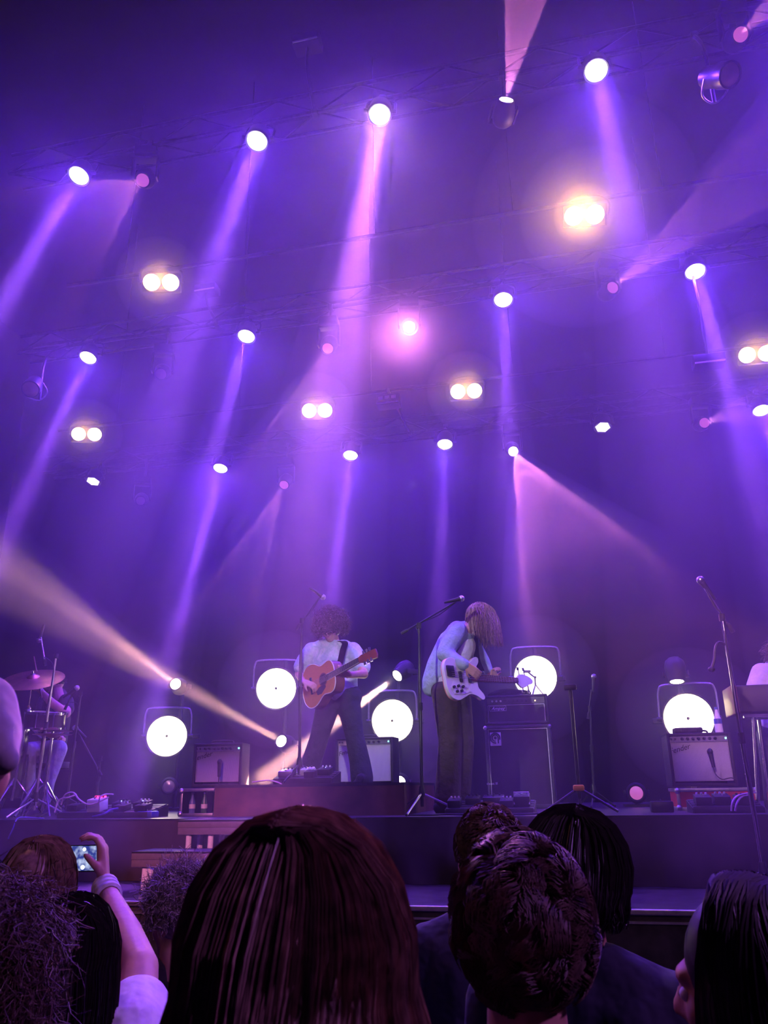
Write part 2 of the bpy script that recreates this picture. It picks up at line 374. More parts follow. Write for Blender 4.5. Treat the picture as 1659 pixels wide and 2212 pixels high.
for t in roots:
    dim = t['_dim']; del t['_dim']; row = [r for r in 'ABC' if abs(WM[t.name].translation.y - RIG[r][0]) < .5][0]
    for key, mk in ((('lens', dim), lambda: lens_disc(t, dim)), (('beam', row), lambda: cone_haze(t, LEN[row], .10, .10 + LEN[row] * .066))):
        if key[0] == 'beam' and dim: continue
        if key not in cache: cache[key] = mk()
        elif key[0] == 'beam':
            o = cache[key].copy(); C.objects.link(o); o.matrix_world = WM[t.name]; o['label'] = 'added shaft of denser haze under the ' + t['label']
        else: copy_tree(cache[key], t)

HB = {}
def halo_ball(c, shells, label):  # balls of denser smoke added to give each lamp a halo
    for r, m in shells:
        if m not in HB: o = build(MB().ball((0, 0, 0), 1, n=28, m=18), 'shaped_smoke', m, None); HB[m] = o
        else: o = HB[m].copy(); C.objects.link(o)
        o.matrix_world = Matrix.Translation(c) @ Matrix.Scale(r, 4); tag(o, label, None, 'glowing smoke around the lamps', 'stuff')
# ---- two-cell blinders on their own bars
def bar(Y, z, x0, x1, label):
    t = thing('lighting_bar', label, 'bar', (x0, Y, z), 'black lighting bars')
    build(MB().cyl((0, 0, 0), (x1 - x0, 0, 0), .024, n=8), 'pipe', 'darkmetal', t, local=True)
    for k in range(6):
        xx = (x1 - x0) * (k + .5) / 6; build(MB().cyl((xx, 0, 0), (xx, 0, 9.49 - z), .006, n=5), 'hanging_wire', 'darkmetal', t, local=True)
zb1 = at(348, 610, 6.4).z; zb2 = at(685, 887, 8.3).z
bar(6.45, zb1 + .19, -5.0, 3.4, 'black bar with two amber blinders over the front stage')
bar(8.35, zb2 + .19, -6.3, 4.0, 'black bar with four amber blinders over the rear stage')
def blinder_proto():
    t = thing('blinder_light', '', 'stage light', Matrix.Identity(4), 'amber two-cell blinders')   # faces local -Z
    build(MB().box((0, 0, .06), (.40, .20, .10), bev=.012), 'housing', 'black', t, local=True)
    for s in (-1, 1):
        r = build(MB().lathe([(0, .045), (.06, .030), (.084, .004), (.088, -.002), (.092, 0), (.088, .01), (.062, .036), (0, .055)], 20, Matrix.Translation((s * .098, 0, 0))), 'reflector', 'chrome', t, local=True)
        build(MB().ball((s * .098, 0, .012), (.076, .076, .03), n=16), 'bulb', 'g_blind', r, local=True)
    y = MB().tube(smooth_path([(-.215, 0, .06), (-.215, .12, .1), (-.1, .19, .12), (.1, .19, .12), (.215, .12, .1), (.215, 0, .06)], 3), .01, 5)
    build(y, 'yoke', 'darkmetal', t, local=True)
    return t
bp = blinder_proto(); first = True
for (x, y, Y, s, words) in [(348, 610, 6.4, 1.0, 'amber two-cell blinder on the front bar, drum side'),
                         (1262, 465, 6.4, 3.6, 'amber two-cell blinder on the front bar with the widest golden glow'),
                         (187, 938, 8.3, .8, 'amber two-cell blinder on the rear bar, farthest towards the drums'),
                         (685, 887, 8.3, .9, 'amber two-cell blinder on the rear bar above the acoustic guitarist'),
                         (1007, 845, 8.3, 1.1, 'amber two-cell blinder on the rear bar above the bass player'),
                         (1635, 765, 8.3, .9, 'amber two-cell blinder on the rear bar at the edge of the picture')]:
    p = at(x, y, Y); d = (V((-1.0, 0, 2.4)) - p).normalized(); d = (d + V((0, 0, .1))).normalized()
    t = bp if first else copy_tree(bp); first = False
    place(t, frame(-HR, -d, p), words)
    spot('blinder_lamp', p + d * .03, d, E_BLIND * s, AMBER, 150, .5, .10)
    halo_ball(p + d * .05, ((.24, 'halo_a'), (.46, 'halo_b')) if s < 2 else ((.28, 'halo_a'), (.60, 'halo_b'), (1.05, 'halo_c')), 'added smoke ball for the golden glow around the ' + words)

# ---- moving heads with pink gobo cones
def gobo(o, half, prof):
    l = o.data; l.use_nodes = True; nt = l.node_tree; nt.nodes.clear()
    out = nt.nodes.new('ShaderNodeOutputLight'); em = nt.nodes.new('ShaderNodeEmission'); tc = nt.nodes.new('ShaderNodeTexCoord')
    sx = nt.nodes.new('ShaderNodeSeparateXYZ'); nt.links.new(tc.outputs['Normal'], sx.inputs[0])
    ln = nt.nodes.new('ShaderNodeCombineXYZ'); nt.links.new(sx.outputs[0], ln.inputs[0]); nt.links.new(sx.outputs[1], ln.inputs[1])
    le = nt.nodes.new('ShaderNodeVectorMath'); le.operation = 'LENGTH'; nt.links.new(ln.outputs[0], le.inputs[0])
    dv = nt.nodes.new('ShaderNodeMath'); dv.operation = 'DIVIDE'; dv.inputs[1].default_value = math.sin(math.radians(half)); nt.links.new(le.outputs['Value'], dv.inputs[0])
    rp = nt.nodes.new('ShaderNodeValToRGB'); rp.color_ramp.interpolation = 'B_SPLINE'
    while len(rp.color_ramp.elements) < len(prof): rp.color_ramp.elements.new(.5)
    for e, (ps, val) in zip(rp.color_ramp.elements, prof): e.position = ps; e.color = (val, val, val, 1)
    nt.links.new(dv.outputs[0], rp.inputs[0])
    mu = nt.nodes.new('ShaderNodeMath'); mu.operation = 'MULTIPLY'; mu.inputs[1].default_value = 1.0
    nt.links.new(rp.outputs[0], mu.inputs[0]); nt.links.new(mu.outputs[0], em.inputs['Strength']); nt.links.new(em.outputs[0], out.inputs[0])
RING = [(0, .05), (.60, .06), (.80, .08), (.88, .6), (.93, 1.0), (.97, .3), (1, 0)]
RINGS = [(0, .9), (.16, .7), (.24, .10), (.40, .25), (.47, .95), (.54, .3), (.66, .25), (.80, .85), (.92, .4), (1, 0)]
TRUSS = {'A': (5.56, ZR['A'] + .30), 'B': (7.51, ZR['B'] + .30), 'C': (9.61, ZR['C'] + .30)}
def hanger(t, start, row, name='hanger'):
    Yt, zt = TRUSS[row]; o = WM[t.name].translation; inv = WM[t.name].inverted(); a = WM[t.name] @ V(start)
    build(MB().tube(smooth_path([a, V((a.x, a.y, a.z * .4 + zt * .6)), V((a.x, Yt - .01, zt))], 4), .016, 8).box((a.x, Yt, zt), (.06, .07, .07), bev=.01), name, 'darkmetal', t)
def moving_head(p, d, lens, label, group, hang=1, name='moving_head'):
    d = V(d).normalized(); t = thing(name, label, 'stage light', p, group)
    s = hang; pan = Matrix.Rotation(math.atan2(d.y, d.x) - PI / 2, 4, 'Z')
    if hang:
        build(MB().box((0, 0, .30 * s), (.22, .16, .10), pan, bev=.015), 'base', 'black', t, local=True)
        y = MB().box((0, 0, .235 * s), (.24, .09, .03), pan, bev=.008)
        for k in (-1, 1): y.box((k * .118, 0, .12 * s), (.022, .08, .24), pan, bev=.008)
    else:
        y = MB()
        for k in (-1, 1): y.box((k * .112, -.06, 0), (.014, .17, .05), pan, bev=.005)
        y.box((0, -.14, 0), (.24, .016, .05), pan, bev=.005)
    build(y, 'yoke', 'black', t, local=True)
    q = frame(HR, -d)                            # head looks along local -Z of q
    h = build(MB().lathe([(.062, -.075), (.062, -.08), (.076, -.082), (.078, -.05), (.092, .0), (.098, .06), (.085, .12), (.05, .15), (0, .155)], 22, q), 'head', 'black', t, local=True)
    build(MB().lathe([(0, -.086), (.04, -.084), (.061, -.079), (.061, -.074), (0, -.074)], 20, q), 'lens', lens, h, local=True)
    return t, q
PINKS = [  # x, y, Y, aim(px, py, Y), half angle, energy, profile, lens, haze length, words
    (1107, 972, 9.55, (1204, 1148, 7.0), 7.0, 7000, RING, 'g_hot', 5.0, 'moving head on the rear truss casting a hollow pink cone beside the bass player'),
    (1090, 236, 5.5, (1146, -60, 4.6), 13.0, 6000, RING, 'g_hot', 2.2, 'moving head on the front truss throwing a hot pink cone up at the ceiling'),
    (885, 706, 7.45, (861, 739, 4.4), 4.6, 7000, RINGS, 'g_hot', 3.3, 'moving head on the middle truss facing the hall inside misty pink rings'),
    (312, 387, 5.5, (180, 470, 4.2), 7.5, 1200, RING, 'g_pink', 2.2, 'dim pink moving head on the front truss, drum side'),
    (710, 747, 7.45, (590, 1060, 5.6), 7.0, 1800, RING, 'g_pink', 3.6, 'dim pink moving head on the middle truss above the acoustic guitarist'),
    (616, 1042, 9.55, (480, 1330, 7.4), 6.5, 2400, RING, 'g_pink', 3.8, 'dim pink moving head on the rear truss with a thin slanting cone'),
    (1316, 627, 7.45, (1690, 330, 5.0), 6.5, 2400, RING, 'g_pink', 3.8, 'dim pink moving head on the middle truss aiming up to the keyboard side'),
    (1517, 915, 9.55, (1700, 850, 7.4), 6.0, 1500, RING, 'g_pink', 2.8, 'dim pink moving head on the rear truss, keyboard side'),
    (1592, 82, 5.5, (1720, -40, 4.6), 7.0, 1500, RING, 'g_pink', 2.0, 'dim pink moving head on the front truss near the top corner'),
    (350, 805, 7.45, (300, 860, 6.4), 5, 0, RING, 'lens_dim', 0, 'unlit moving head on the middle truss, drum side'),
    (305, 1080, 9.55, (270, 1120, 8.2), 5, 0, RING, 'lens_dim', 0, 'unlit moving head on the rear truss, drum side'),
]
for (x, y, Y, (ax, ay, aY), half, e, prof, lens, L, words) in PINKS:
    p = at(x, y, Y); d = (at(ax, ay, aY) - p).normalized(); up = 1
    hg = 0 if d.z > .3 else 1; t, q = moving_head(p, d, lens, words, 'moving heads on the trusses', hg); row = 'A' if Y < 6 else 'B' if Y < 8.5 else 'C'
    hanger(t, (0, .05, .30) if hg else (0, .14, 0), row)
    if prof is RINGS: spot('gobo_spill', p + d * .10, d, 190, PINK, 110, 1.0, .05)
    if e:
        gobo(spot('gobo_lamp', p + d * .095, d, e, PINK, half * 2 + 1, .05, .014), half, prof)
        r0 = .05
        if L:
            pr = [(0, -L)] + [(r0 + (L * k / 3) * math.tan(math.radians(half + .6)), -L * k / 3) for k in (3, 2, 1)] + [(r0, -.09), (0, -.09)]  # added cone of extra haze, shaped to the gobo light
            o = build(MB().lathe(pr, 32, Matrix.Translation(p) @ q), 'added_haze_shaft', 'beam_thin', None, smooth=False); o['kind'] = 'stuff'; o['label'] = 'added cone of denser haze from the ' + words

# ---- smoke drifting through the pink cones and the brightest shaft
def puff(c, axis, rad, thick, label, m='puff'):
    q = frame((1, 0, 0), axis, c); o = build(MB().ball((0, 0, 0), (rad, rad, thick), q, n=24, m=12), 'shaped_smoke', m, None); return tag(o, label, None, 'glowing smoke around the lamps', 'stuff')
for (i, dist, rad, th) in ((2, 2.95, .235, .035), (2, 1.55, .125, .03), (0, 1.75, .235, .05)):
    x, y, Y, (ax, ay, aY) = PINKS[i][:4]; p = at(x, y, Y); d = (at(ax, ay, aY) - p).normalized()
    puff(p + d * dist, d, rad, th, ('ring of smoke floating before the pink head facing the hall', 'small ring of smoke close to the pink head facing the hall', 'ring of smoke in the pink cone beside the bass player')[(0, 1, 2)[[(2, 2.95), (2, 1.55), (0, 1.75)].index((i, dist))]])
# ================================================================== LIGHT TOWERS on the deck
def flood_proto():                               # faces local -Z, pivot at the origin
    t = thing('flood_lamp', '', 'stage light', Matrix.Identity(4), 'big round floods on the towers')
    build(MB().lathe([(0, .12), (.15, .085), (.205, .03), (.224, -.010), (.225, -.03), (.236, -.032), (.240, -.015), (.236, .01), (.215, .05), (.16, .10), (.08, .13), (0, .135)], 36), 'bowl', 'darkmetal', t, local=True)
    g = build(MB().lathe([(0, -.038), (.10, -.035), (.19, -.028), (.223, -.018), (.223, -.010), (0, -.010)], 36), 'glass', 'g_flood', t, local=True)
    h = build(MB().lathe([(0, -.048), (.013, -.047), (.015, -.036), (0, -.036)], 14), 'hub', 'darkmetal', t, local=True)
    build(MB().cyl((-.223, 0, -.03), (.223, 0, -.03), .0016, n=5, mx=Matrix.Rotation(math.radians(14), 4, 'Z')), 'wire', 'darkmetal', t, local=True)
    y = MB().tube(smooth_path([(-.262, 0, 0), (-.262, .14, .02), (-.25, .27, .03), (-.18, .315, .03), (.18, .315, .03), (.25, .27, .03), (.262, .14, .02), (.262, 0, 0)], 4), .011, 8)
    build(y, 'yoke', 'steel', t, local=True)
    k = MB()
    for s in (-1, 1): k.cyl((s * .235, 0, 0), (s * .285, 0, 0), .02, n=10)
    build(k, 'pivot_knobs', 'darkmetal', t, local=True)
    return t
TOWERS = [(361, 1590, 8.6, 'drum side, low'), (597, 1487, 8.6, 'acoustic'), (848, 1557, 8.6, 'between players'), (1157, 1463, 8.6, 'bass amp'), (1488, 1552, 8.0, 'keys')]
FW_WORDS = ['glowing round flood on the tower beside the drums', 'glowing round flood at the acoustic guitarist, mounted high', 'glowing round flood low between the two guitar players',
            'glowing round flood behind the neck of the white bass', 'glowing round flood above the amplifier on the red case']
TW_WORDS = ['black tower pole behind the drum side flood', 'black tower pole behind the flood at the acoustic guitarist', 'black tower pole behind the flood between both players',
            'black tower pole behind the bass amplifier', 'black tower pole behind the amplifier on the red case']
fp = flood_proto()
for i, (x, y, Y, _) in enumerate(TOWERS):
    p = at(x, y, Y); d = (V((-1.2, 0.5, 1.9)) - p).normalized()
    mx = frame(-HR, -d, p)
    t = fp if i == 0 else copy_tree(fp)
    place(t, mx, FW_WORDS[i])
    spot('flood_lamp_light', p + d * .06, d, E_FLOOD, (1, .78, .42), 150, .5, .18)
    halo_ball(p + d * .02, ((.66, 'halo_c'),), 'added smoke ball for the pale glow around the ' + FW_WORDS[i])
    px, py = p.x, p.y + .30
    w = thing('light_tower', TW_WORDS[i], 'stand', (px, py, ZD), 'light tower poles')
    top = p.z - ZD + (.62 if i in (0, 2, 4) else .35)
    build(MB().cyl((0, 0, .02), (0, 0, top), .024, n=10), 'pole', 'black', w, local=True)
    build(MB().box((0, 0, .012), (.45, .45, .024), bev=.006), 'base_plate', 'black', w, local=True)
    build(MB().box((0, -.10, p.z - ZD), (.62, .05, .05), bev=.01).box((0, -.05, p.z - ZD), (.06, .10, .06)), 'crossbar', 'black', w, local=True)
# small beam heads on the towers
SMALL = [  # x, y, Y, aim, energy, lens, half angle, haze length, words, tower
    (384, 1481, 8.45, (0, 1196, 4.6), 11000, 'g_beam', 2.6, 5.6, 'small bright beam head above the drum side flood', 0),
    (615, 1605, 8.45, (235, 1395, 5.6), 13000, 'g_beam', 2.8, 4.4, 'small bright beam head at the acoustic guitarist, throwing a warm shaft over the drums', 1),
    (868, 1452, 8.4, (590, 1664, 7.15), 70000, 'g_beam', 3.2, 1.95, 'small bright beam head between the players, shining down behind the acoustic guitarist', 2),
    (1460, 1455, 7.9, (1474, 1560, 7.80), 9000, 'g_beam', 4.5, .34, 'small bright beam head above the flood on the keyboard side', 4),
    (365, 1698, 8.45, (330, 1690, 4.0), 0, 'lens_dim', 3, 0, 'unlit beam head near the deck beside the drums', 0),
    (864, 1690, 8.55, (700, 1650, 4.0), 0, 'g_beam', 3, 0, 'lit beam head near the deck half hidden behind an amplifier', 2),
    (1375, 1713, 8.3, (1340, 1705, 4.0), 0, 'g_pink', 3, 0, 'dim pink beam head low on the deck beyond the bass rig', None),
]
for (x, y, Y, aim, e, lens, half, L, words, tw) in SMALL:
    p = at(x, y, Y); d = (at(*aim) - p).normalized(); look = (at(*aim[:2], aim[2]) - p).normalized()
    face = d
    t, q = moving_head(p, face, lens, words, 'small beam heads on the towers', 0, 'spot_head')
    if tw is not None:
        tx = at(*TOWERS[tw][:3]); tp = V((tx.x, tx.y + .30, p.z)); build(MB().tube([p + V((0, .13, 0)), p.lerp(tp, .6) + V((0, .06, 0)), tp], .016, 8), 'bracket', 'darkmetal', t)
    else: build(MB().cyl(p - V((0, 0, .02)), V((p.x, p.y + .1, ZD + .012)), .016, n=8).box((p.x, p.y + .1, ZD + .012), (.25, .25, .022)), 'floor_stand', 'darkmetal', t)
    if e:
        spot('beam_lamp', p + d * .09, d, e, WARM, half * 2, 1.0, .028)
        pr = [(0, -L - .09), (.07 + L * math.tan(math.radians(half)), -L - .09), (.07, -.09), (0, -.09)]  # extra haze added along the beam, cut to its cone
        o = build(MB().lathe(pr, 24, Matrix.Translation(p) @ q), 'added_haze_shaft', 'beam', None, smooth=False); o['kind'] = 'stuff'; o['label'] = 'added shaft of denser haze from the ' + words
# small boxes hung in the rig
def rig_box(x, y, Y, w, h, label, detail):
    p = at(x, y, Y); t = thing('strobe_light', label, 'stage light', p, 'strobe boxes in the rig')
    build(MB().box((0, 0, 0), (w, .16, h), bev=.01), 'housing', 'black', t, local=True)
    build(MB().box((0, -.082, -h * .36), (w * .94, .012, h * .14)), 'tube_window', 'steel', t, local=True)
    hanger(t, (0, 0, h / 2), 'A' if Y < 6 else 'B' if Y < 7.9 else 'C')
    if detail:
        for k in range(3): build(MB().box((-w * .3 + k * w * .28, -.083, h * .12), (w * .2, .008, h * .30)), 'vent_panel', 'alu', t, local=True)
rig_box(665, 95, 5.3, .26, .12, 'slim strobe box on the front truss, highest of all', 0)
rig_box(448, 628, 7.2, .26, .10, 'slim strobe box on the middle truss beside a blinder', 0)
rig_box(840, 868, 8.3, .28, .14, 'strobe box with small panels hanging on the rear bar', 1)
rig_box(1530, 782, 7.4, .30, .11, 'slim strobe box on the keyboard side of the rig', 0)
for (x, y, Y, dx, dz, words) in [(72, 832, 7.0, .3, .55, 'dark barrel spotlight with a lit rim above the drums'), (1548, 165, 5.2, .35, .5, 'dark barrel spotlight with a lit rim near the top corner')]:
    p = at(x, y, Y); t = thing('barrel_spotlight', words, 'stage light', frame((1, 0, 0), V((-dx, .55, .6)), p), 'barrel spotlights')
    build(MB().lathe([(.085, -.16), (.085, -.17), (.10, -.17), (.10, -.05), (.085, -.03), (.085, .12), (.05, .16), (0, .165)], 24), 'barrel', 'darkmetal', t, local=True)
    build(MB().lathe([(0, -.172), (.07, -.168), (.084, -.162), (.084, -.15), (0, -.15)], 24), 'lens', 'lens_dim', t, local=True)
    build(MB().tube(smooth_path([(-.11, 0, 0), (-.11, .12, .02), (0, .19, .02), (.11, .12, .02), (.11, 0, 0)], 4), .009, 5), 'yoke', 'alu', t, local=True); hanger(t, (0, .19, .02), 'A' if Y < 6 else 'B')

# ================================================================== RISER, CASES, STEPS
x0 = at(463, 1697, 6.4).x; ZRI = 1.80
t = thing('guitar_riser', 'brown plywood riser the acoustic guitarist stands on', 'riser', (x0, 6.4, ZD))
build(MB().box((.8, .72, .231), (1.6, 1.44, .022)), 'top', 'tolex', t, local=True)
build(MB().box((.8, .012, .11), (1.58, .02, .22)), 'front_panel', 'plywood', t, local=True)
build(MB().box((.012, .72, .11), (.02, 1.42, .22)), 'side_panel', 'plywood', t, local=True)
build(MB().box((1.588, .72, .11), (.02, 1.42, .22)), 'side_panel', 'plywood', t, local=True)

def flight_case(x0, x1, Y0, depth, h, label, panel, openfront=False):
    t = thing('flight_case', label, 'flight case', ((x0 + x1) / 2, Y0, ZD)); w = x1 - x0
    if openfront:
        for s in (-1, 1): build(MB().box((s * (w / 2 - .012), depth / 2, h / 2), (.024, depth, h)), 'side_panel', panel, t, local=True)
        build(MB().box((0, depth / 2, .012), (w - .05, depth, .022)), 'floor_panel', panel, t, local=True)
        build(MB().box((0, depth / 2, h - .012), (w - .05, depth, .022)), 'lid', panel, t, local=True)
        build(MB().box((0, depth - .012, h / 2), (w - .05, .02, h - .05)), 'rear_panel', panel, t, local=True)
    else: build(MB().box((0, depth / 2, h / 2), (w - .01, depth - .01, h - .01)), 'body', panel, t, local=True)
    for s in (-1, 1):
        for z in (0.0, h):
            build(MB().box((s * (w / 2 - .004), depth / 2, z + (.013 if z == 0 else -.013)), (.018, depth + .006, .026), bev=.004), 'edge_rail', 'alu', t, local=True)
        build(MB().box((s * (w / 2 - .012), .0, h / 2), (.026, .014, h), bev=.004), 'edge_rail', 'alu', t, local=True)
    for z in (.013, h - .013): build(MB().box((0, .0, z), (w, .014, .026), bev=.004), 'edge_rail', 'alu', t, local=True)
    for sx in (-1, 1):
        for z in (.02, h - .02): build(MB().ball((sx * (w / 2 - .01), .0, z), .024, n=8, m=6), 'ball_corner', 'alu', t, local=True)
    return t
cx0 = at(388, 1740, 6.5).x
flight_case(cx0, x0 - .015, 6.5, .62, .22, 'open flight case with bottles under the drum side amplifier', 'black', True)
for (bx, m, words) in ((415, 'glassb', 'blue water bottle inside the open flight case'), (441, 'glassg', 'green beer bottle inside the open flight case')):
    p = at(bx, 1745, 6.58); b = thing('bottle', words, 'bottle', (p.x, 6.58, ZD + .025))
    build(MB().lathe([(0, 0), (.026, 0), (.027, .01), (.027, .085), (.012, .125), (.011, .155), (0, .155)], 14), 'glass_body', m, b, local=True)
    build(MB().lathe([(.013, .150), (.0135, .165), (0, .166)], 12), 'cap', 'white', b, local=True)
    build(MB().lathe([(.0275, .035), (.0275, .07)], 14), 'label_band', 'print', b, local=True)
a3l = at(1450, 1700, 7.05).x; a3r = at(1632, 1700, 7.05).x
flight_case(at(1463, 1730, 6.95).x, at(1640, 1730, 6.95).x, 6.95, .5, .165, 'red flight case under the keyboard side amplifier', 'redpaint')
flight_case(at(716, 1715, 7.97).x, at(872, 1715, 7.97).x, 7.97, .5, .215, 'black flight case under the amplifier behind the acoustic guitarist', 'black')

def tread_step(xa, xb, Yf, dep, ztop, th, zbase, label, legs):
    t = thing('stage_step', label, 'step', (xa, Yf, zbase)); w = xb - xa; z = ztop - zbase
    build(MB().box((w / 2, dep / 2, z - .006), (w, dep, .012)), 'tread', 'tolex', t, local=True)
    f = build(MB().box((w / 2, .008, z - th * .28), (w, .016, th * .5), bev=.005), 'fascia', 'stepmetal', t, local=True)
    build(MB().box((w / 2, .014, z - th * .74), (w, .016, th * .5), bev=.005), 'fascia', 'stepmetal', t, local=True)
    build(MB().box((w / 2, dep - .01, z - th / 2), (w, .016, th)), 'fascia', 'stepmetal', t, local=True)
    for lx in legs:
        for ly in (.05, dep - .06):
            build(MB().cyl((lx, ly, 0), (lx, ly, z - th), 0.021, n=12), 'leg', 'leg_glare', t, local=True)
            build(MB().cyl((lx, ly, 0), (lx, ly, .012), .03, n=12), 'foot', 'rubber', t, local=True)
    return t
xs = at(384, 1778, 5.62).x; xs2 = at(283, 1855, 5.28).x
tread_step(xs, xs + 1.25, 5.62, .30, 1.560, .10, ZL, 'upper aluminium step unit level with the stage deck', [.07, .24, 1.1, 1.2])
tread_step(xs2, xs2 + 1.25, 5.28, .30, 1.375, .10, ZL, 'lower aluminium step unit with shining round legs', [.085, .125, 1.1, 1.2])

# ================================================================== AMPLIFIERS
def combo_amp(mx, w, h, d, label, knobs=7):
    t = thing('guitar_amplifier', label, 'amplifier', mx, 'silver-fronted combo amplifiers')       # local: x right, y back, z up, front at y=0
    b = MB().box((0, d / 2, h - .012), (w, d, .024), bev=.006).box((0, d / 2, .012), (w, d, .024), bev=.006)
    for s in (-1, 1): b.box((s * (w / 2 - .012), d / 2, h / 2), (.024, d, h), bev=.006)
    b.box((0, d - .012, h / 2), (w - .03, .02, h - .03))
    build(b, 'cabinet', 'tolex', t, local=True)
    g = h * .82
    build(MB().box((0, .03, g / 2 + .03), (w - .055, .02, g - .02)), 'grille_cloth', 'grille', t, local=True)
    tr = MB()
    for s in (-1, 1): tr.box((s * (w / 2 - .03), .018, g / 2 + .03), (.006, .008, g - .02))
    tr.box((0, .018, .042), (w - .06, .008, .006)).box((0, .018, g + .02), (w - .06, .008, .006))
    build(tr, 'grille_trim', 'alu', t, local=True)
    pz = h - .045
    p = build(MB().box((0, .022, pz), (w - .055, .02, .05), Matrix.Identity(4)), 'control_panel', 'panel', t, local=True)
    for k in range(knobs):
        kx = -w * .26 + k * w * .086
        build(MB().cyl((kx, .012, pz), (kx, -.012, pz), .0125, .009, n=10), 'knob', 'rubber', t, local=True)
    for k in range(2): build(MB().cyl((-w * .43 + k * .03, .012, pz), (-w * .43 + k * .03, .002, pz), .008, n=8), 'input_jack', 'darkmetal', t, local=True)
    build(MB().ball((w * .42, .010, pz), .008, n=8, m=6), 'jewel_light', 'g_green', t, local=True)
    hd = MB().tube(smooth_path([(-.10, d / 2, h), (-.09, d / 2, h + .02), (0, d / 2, h + .026), (.09, d / 2, h + .02), (.10, d / 2, h)], 4), .008, 6)
    build(hd, 'carry_handle', 'rubber', t, local=True)
    lettering('Fender', .06, WM[t.name] @ Matrix.Translation((-w * .32, .016, h * .70)) @ Matrix.Rotation(PI / 2, 4, 'X') @ Matrix.Rotation(math.radians(14), 4, 'Z'), 'darkmetal', t, shear=.35)
    return t
def amp_mx(xl, xr, yb, Y, z, tilt=0, yaw=0):
    a = at(xl, yb, Y); b = at(xr, yb, Y); m = Matrix.Translation(((a.x + b.x) / 2, Y, z)) @ Matrix.Rotation(math.radians(yaw), 4, 'Z') @ Matrix.Rotation(math.radians(tilt), 4, 'X'); return m, b.x - a.x
m_, w_ = amp_mx(414, 518, 1712, 6.66, ZD + .232, 0, 6); combo_amp(m_, .44, .36, .24, 'silver-fronted combo amplifier on the open flight case near the drums')
m_, w_ = amp_mx(722, 852, 1697, 8.0, ZD + .228, 0, -2); combo_amp(m_, .60, .46, .26, 'silver-fronted combo amplifier behind the legs of the acoustic guitarist')
m_, w_ = amp_mx(1462, 1590, 1708, 7.02, ZD + .178, 0, 4); combo_amp(m_, .50, .41, .26, 'silver-fronted combo amplifier on the red flight case')
# small black box lying on the right combo, bottle beside it
amp3 = [o for o in bpy.data.objects if o.type == 'EMPTY' and 'red flight case' in o.get('label', '') and o['category'] == 'amplifier'][0]
A3 = WM[amp3.name].copy()
t = thing('tuner_box', 'low black box lying on top of the amplifier over the red case', 'tuner', A3 @ Matrix.Translation((-.06, .10, .412)))
build(MB().box((0, 0, .022), (.22, .12, .044), bev=.01), 'case', 'black', t, local=True); build(MB().box((0, -.062, .024), (.12, .004, .02)), 'display', 'darkmetal', t, local=True)
t = thing('bottle', 'clear plastic bottle with a blue band standing on the red case amplifier', 'bottle', A3 @ Matrix.Translation((.19, .10, .412)))
build(MB().lathe([(0, 0), (.03, 0), (.032, .01), (.030, .10), (.012, .17), (.011, .19), (0, .19)], 16), 'bottle_body', 'white', t, local=True)
build(MB().lathe([(.033, .07), (.0325, .11)], 16), 'label_band', 'glassb', t, local=True); build(MB().lathe([(.014, .185), (.014, .205), (0, .206)], 12), 'cap', 'glassb', t, local=True)
# instrument microphones hanging in front of two combos
def amp_mic(amx, x, z, label):
    t = thing('clip_microphone', label, 'microphone', amx @ Matrix.Translation((x, -.05, z)))
    build(MB().ball((0, .0, 0), (.022, .03, .026), n=12), 'capsule', 'black', t, local=True)
    build(MB().cyl((0, -.005, -.01), (.006, -.02, -.12), .018, .013, n=10), 'body', 'black', t, local=True)
    build(MB().tube(smooth_path([(.006, -.02, -.12), (.01, -.03, -.17), (.05, -.05, -.21), (.12, -.04, -.20), (.17, -.03, -.22)], 4), .004, 5), 'cable', 'cableb', t, local=True)
amp_mic(A3, .06, .26, 'dark microphone hanging before the grille over the red case')
amp1 = [o for o in bpy.data.objects if o.type == 'EMPTY' and 'near the drums' in o.get('label', '') and o['category'] == 'amplifier'][0]
amp_mic(WM[amp1.name].copy(), .04, .20, 'dark microphone hanging before the grille on the open case')

# bass head and cabinet
bx0 = at(1046, 1560, 7.95).x; bx1 = at(1188, 1560, 7.95).x; bw = bx1 - bx0; bc = (bx0 + bx1) / 2
zc = at(1050, 1566, 7.95).z
t = thing('bass_cabinet', 'tall black bass speaker cabinet with a round emblem', 'speaker cabinet', (bc, 7.95, ZD)); h = zc - ZD - .01
b = MB()
for s in (-1, 1): b.box((s * (bw / 2 - .015), .2, h / 2), (.03, .42, h), bev=.006)
b.box((0, .2, h - .015), (bw, .42, .03), bev=.006).box((0, .2, .02), (bw, .42, .04), bev=.006).box((0, .40, h / 2), (bw - .05, .02, h - .05))
build(b, 'box', 'tolex', t, local=True); build(MB().box((0, .02, h / 2), (bw - .06, .02, h - .07)), 'grille', mat('black_grille', (.012, .012, .013), .9, bump=.4, scale=200), t, local=True)
pp = MB()
for s in (-1, 1): pp.box((s * (bw / 2 - .034), .006, h / 2), (.006, .006, h - .07))
pp.box((0, .006, h - .036), (bw - .06, .006, .006)); build(pp, 'piping', 'alu', t, local=True)
for s in (-1, 1):
    for z in (.02, h - .02): build(MB().ball((s * (bw / 2 - .008), .0, z), .022, n=8, m=6), 'corner', 'steel', t, local=True)
em = build(MB().box((-bw * .34, .004, h - .125), (.105, .008, .125), bev=.003), 'emblem_plate', 'print', t, local=True)
e2 = MB()
for (r, th) in ((.045, .007), (.028, .006)):
    pts = [(-bw * .345 + r * math.cos(a), -.002, h - .115 + r * math.sin(a)) for a in [math.radians(q) for q in range(-20, 290, 15)]]; e2.tube(pts, th, 5)
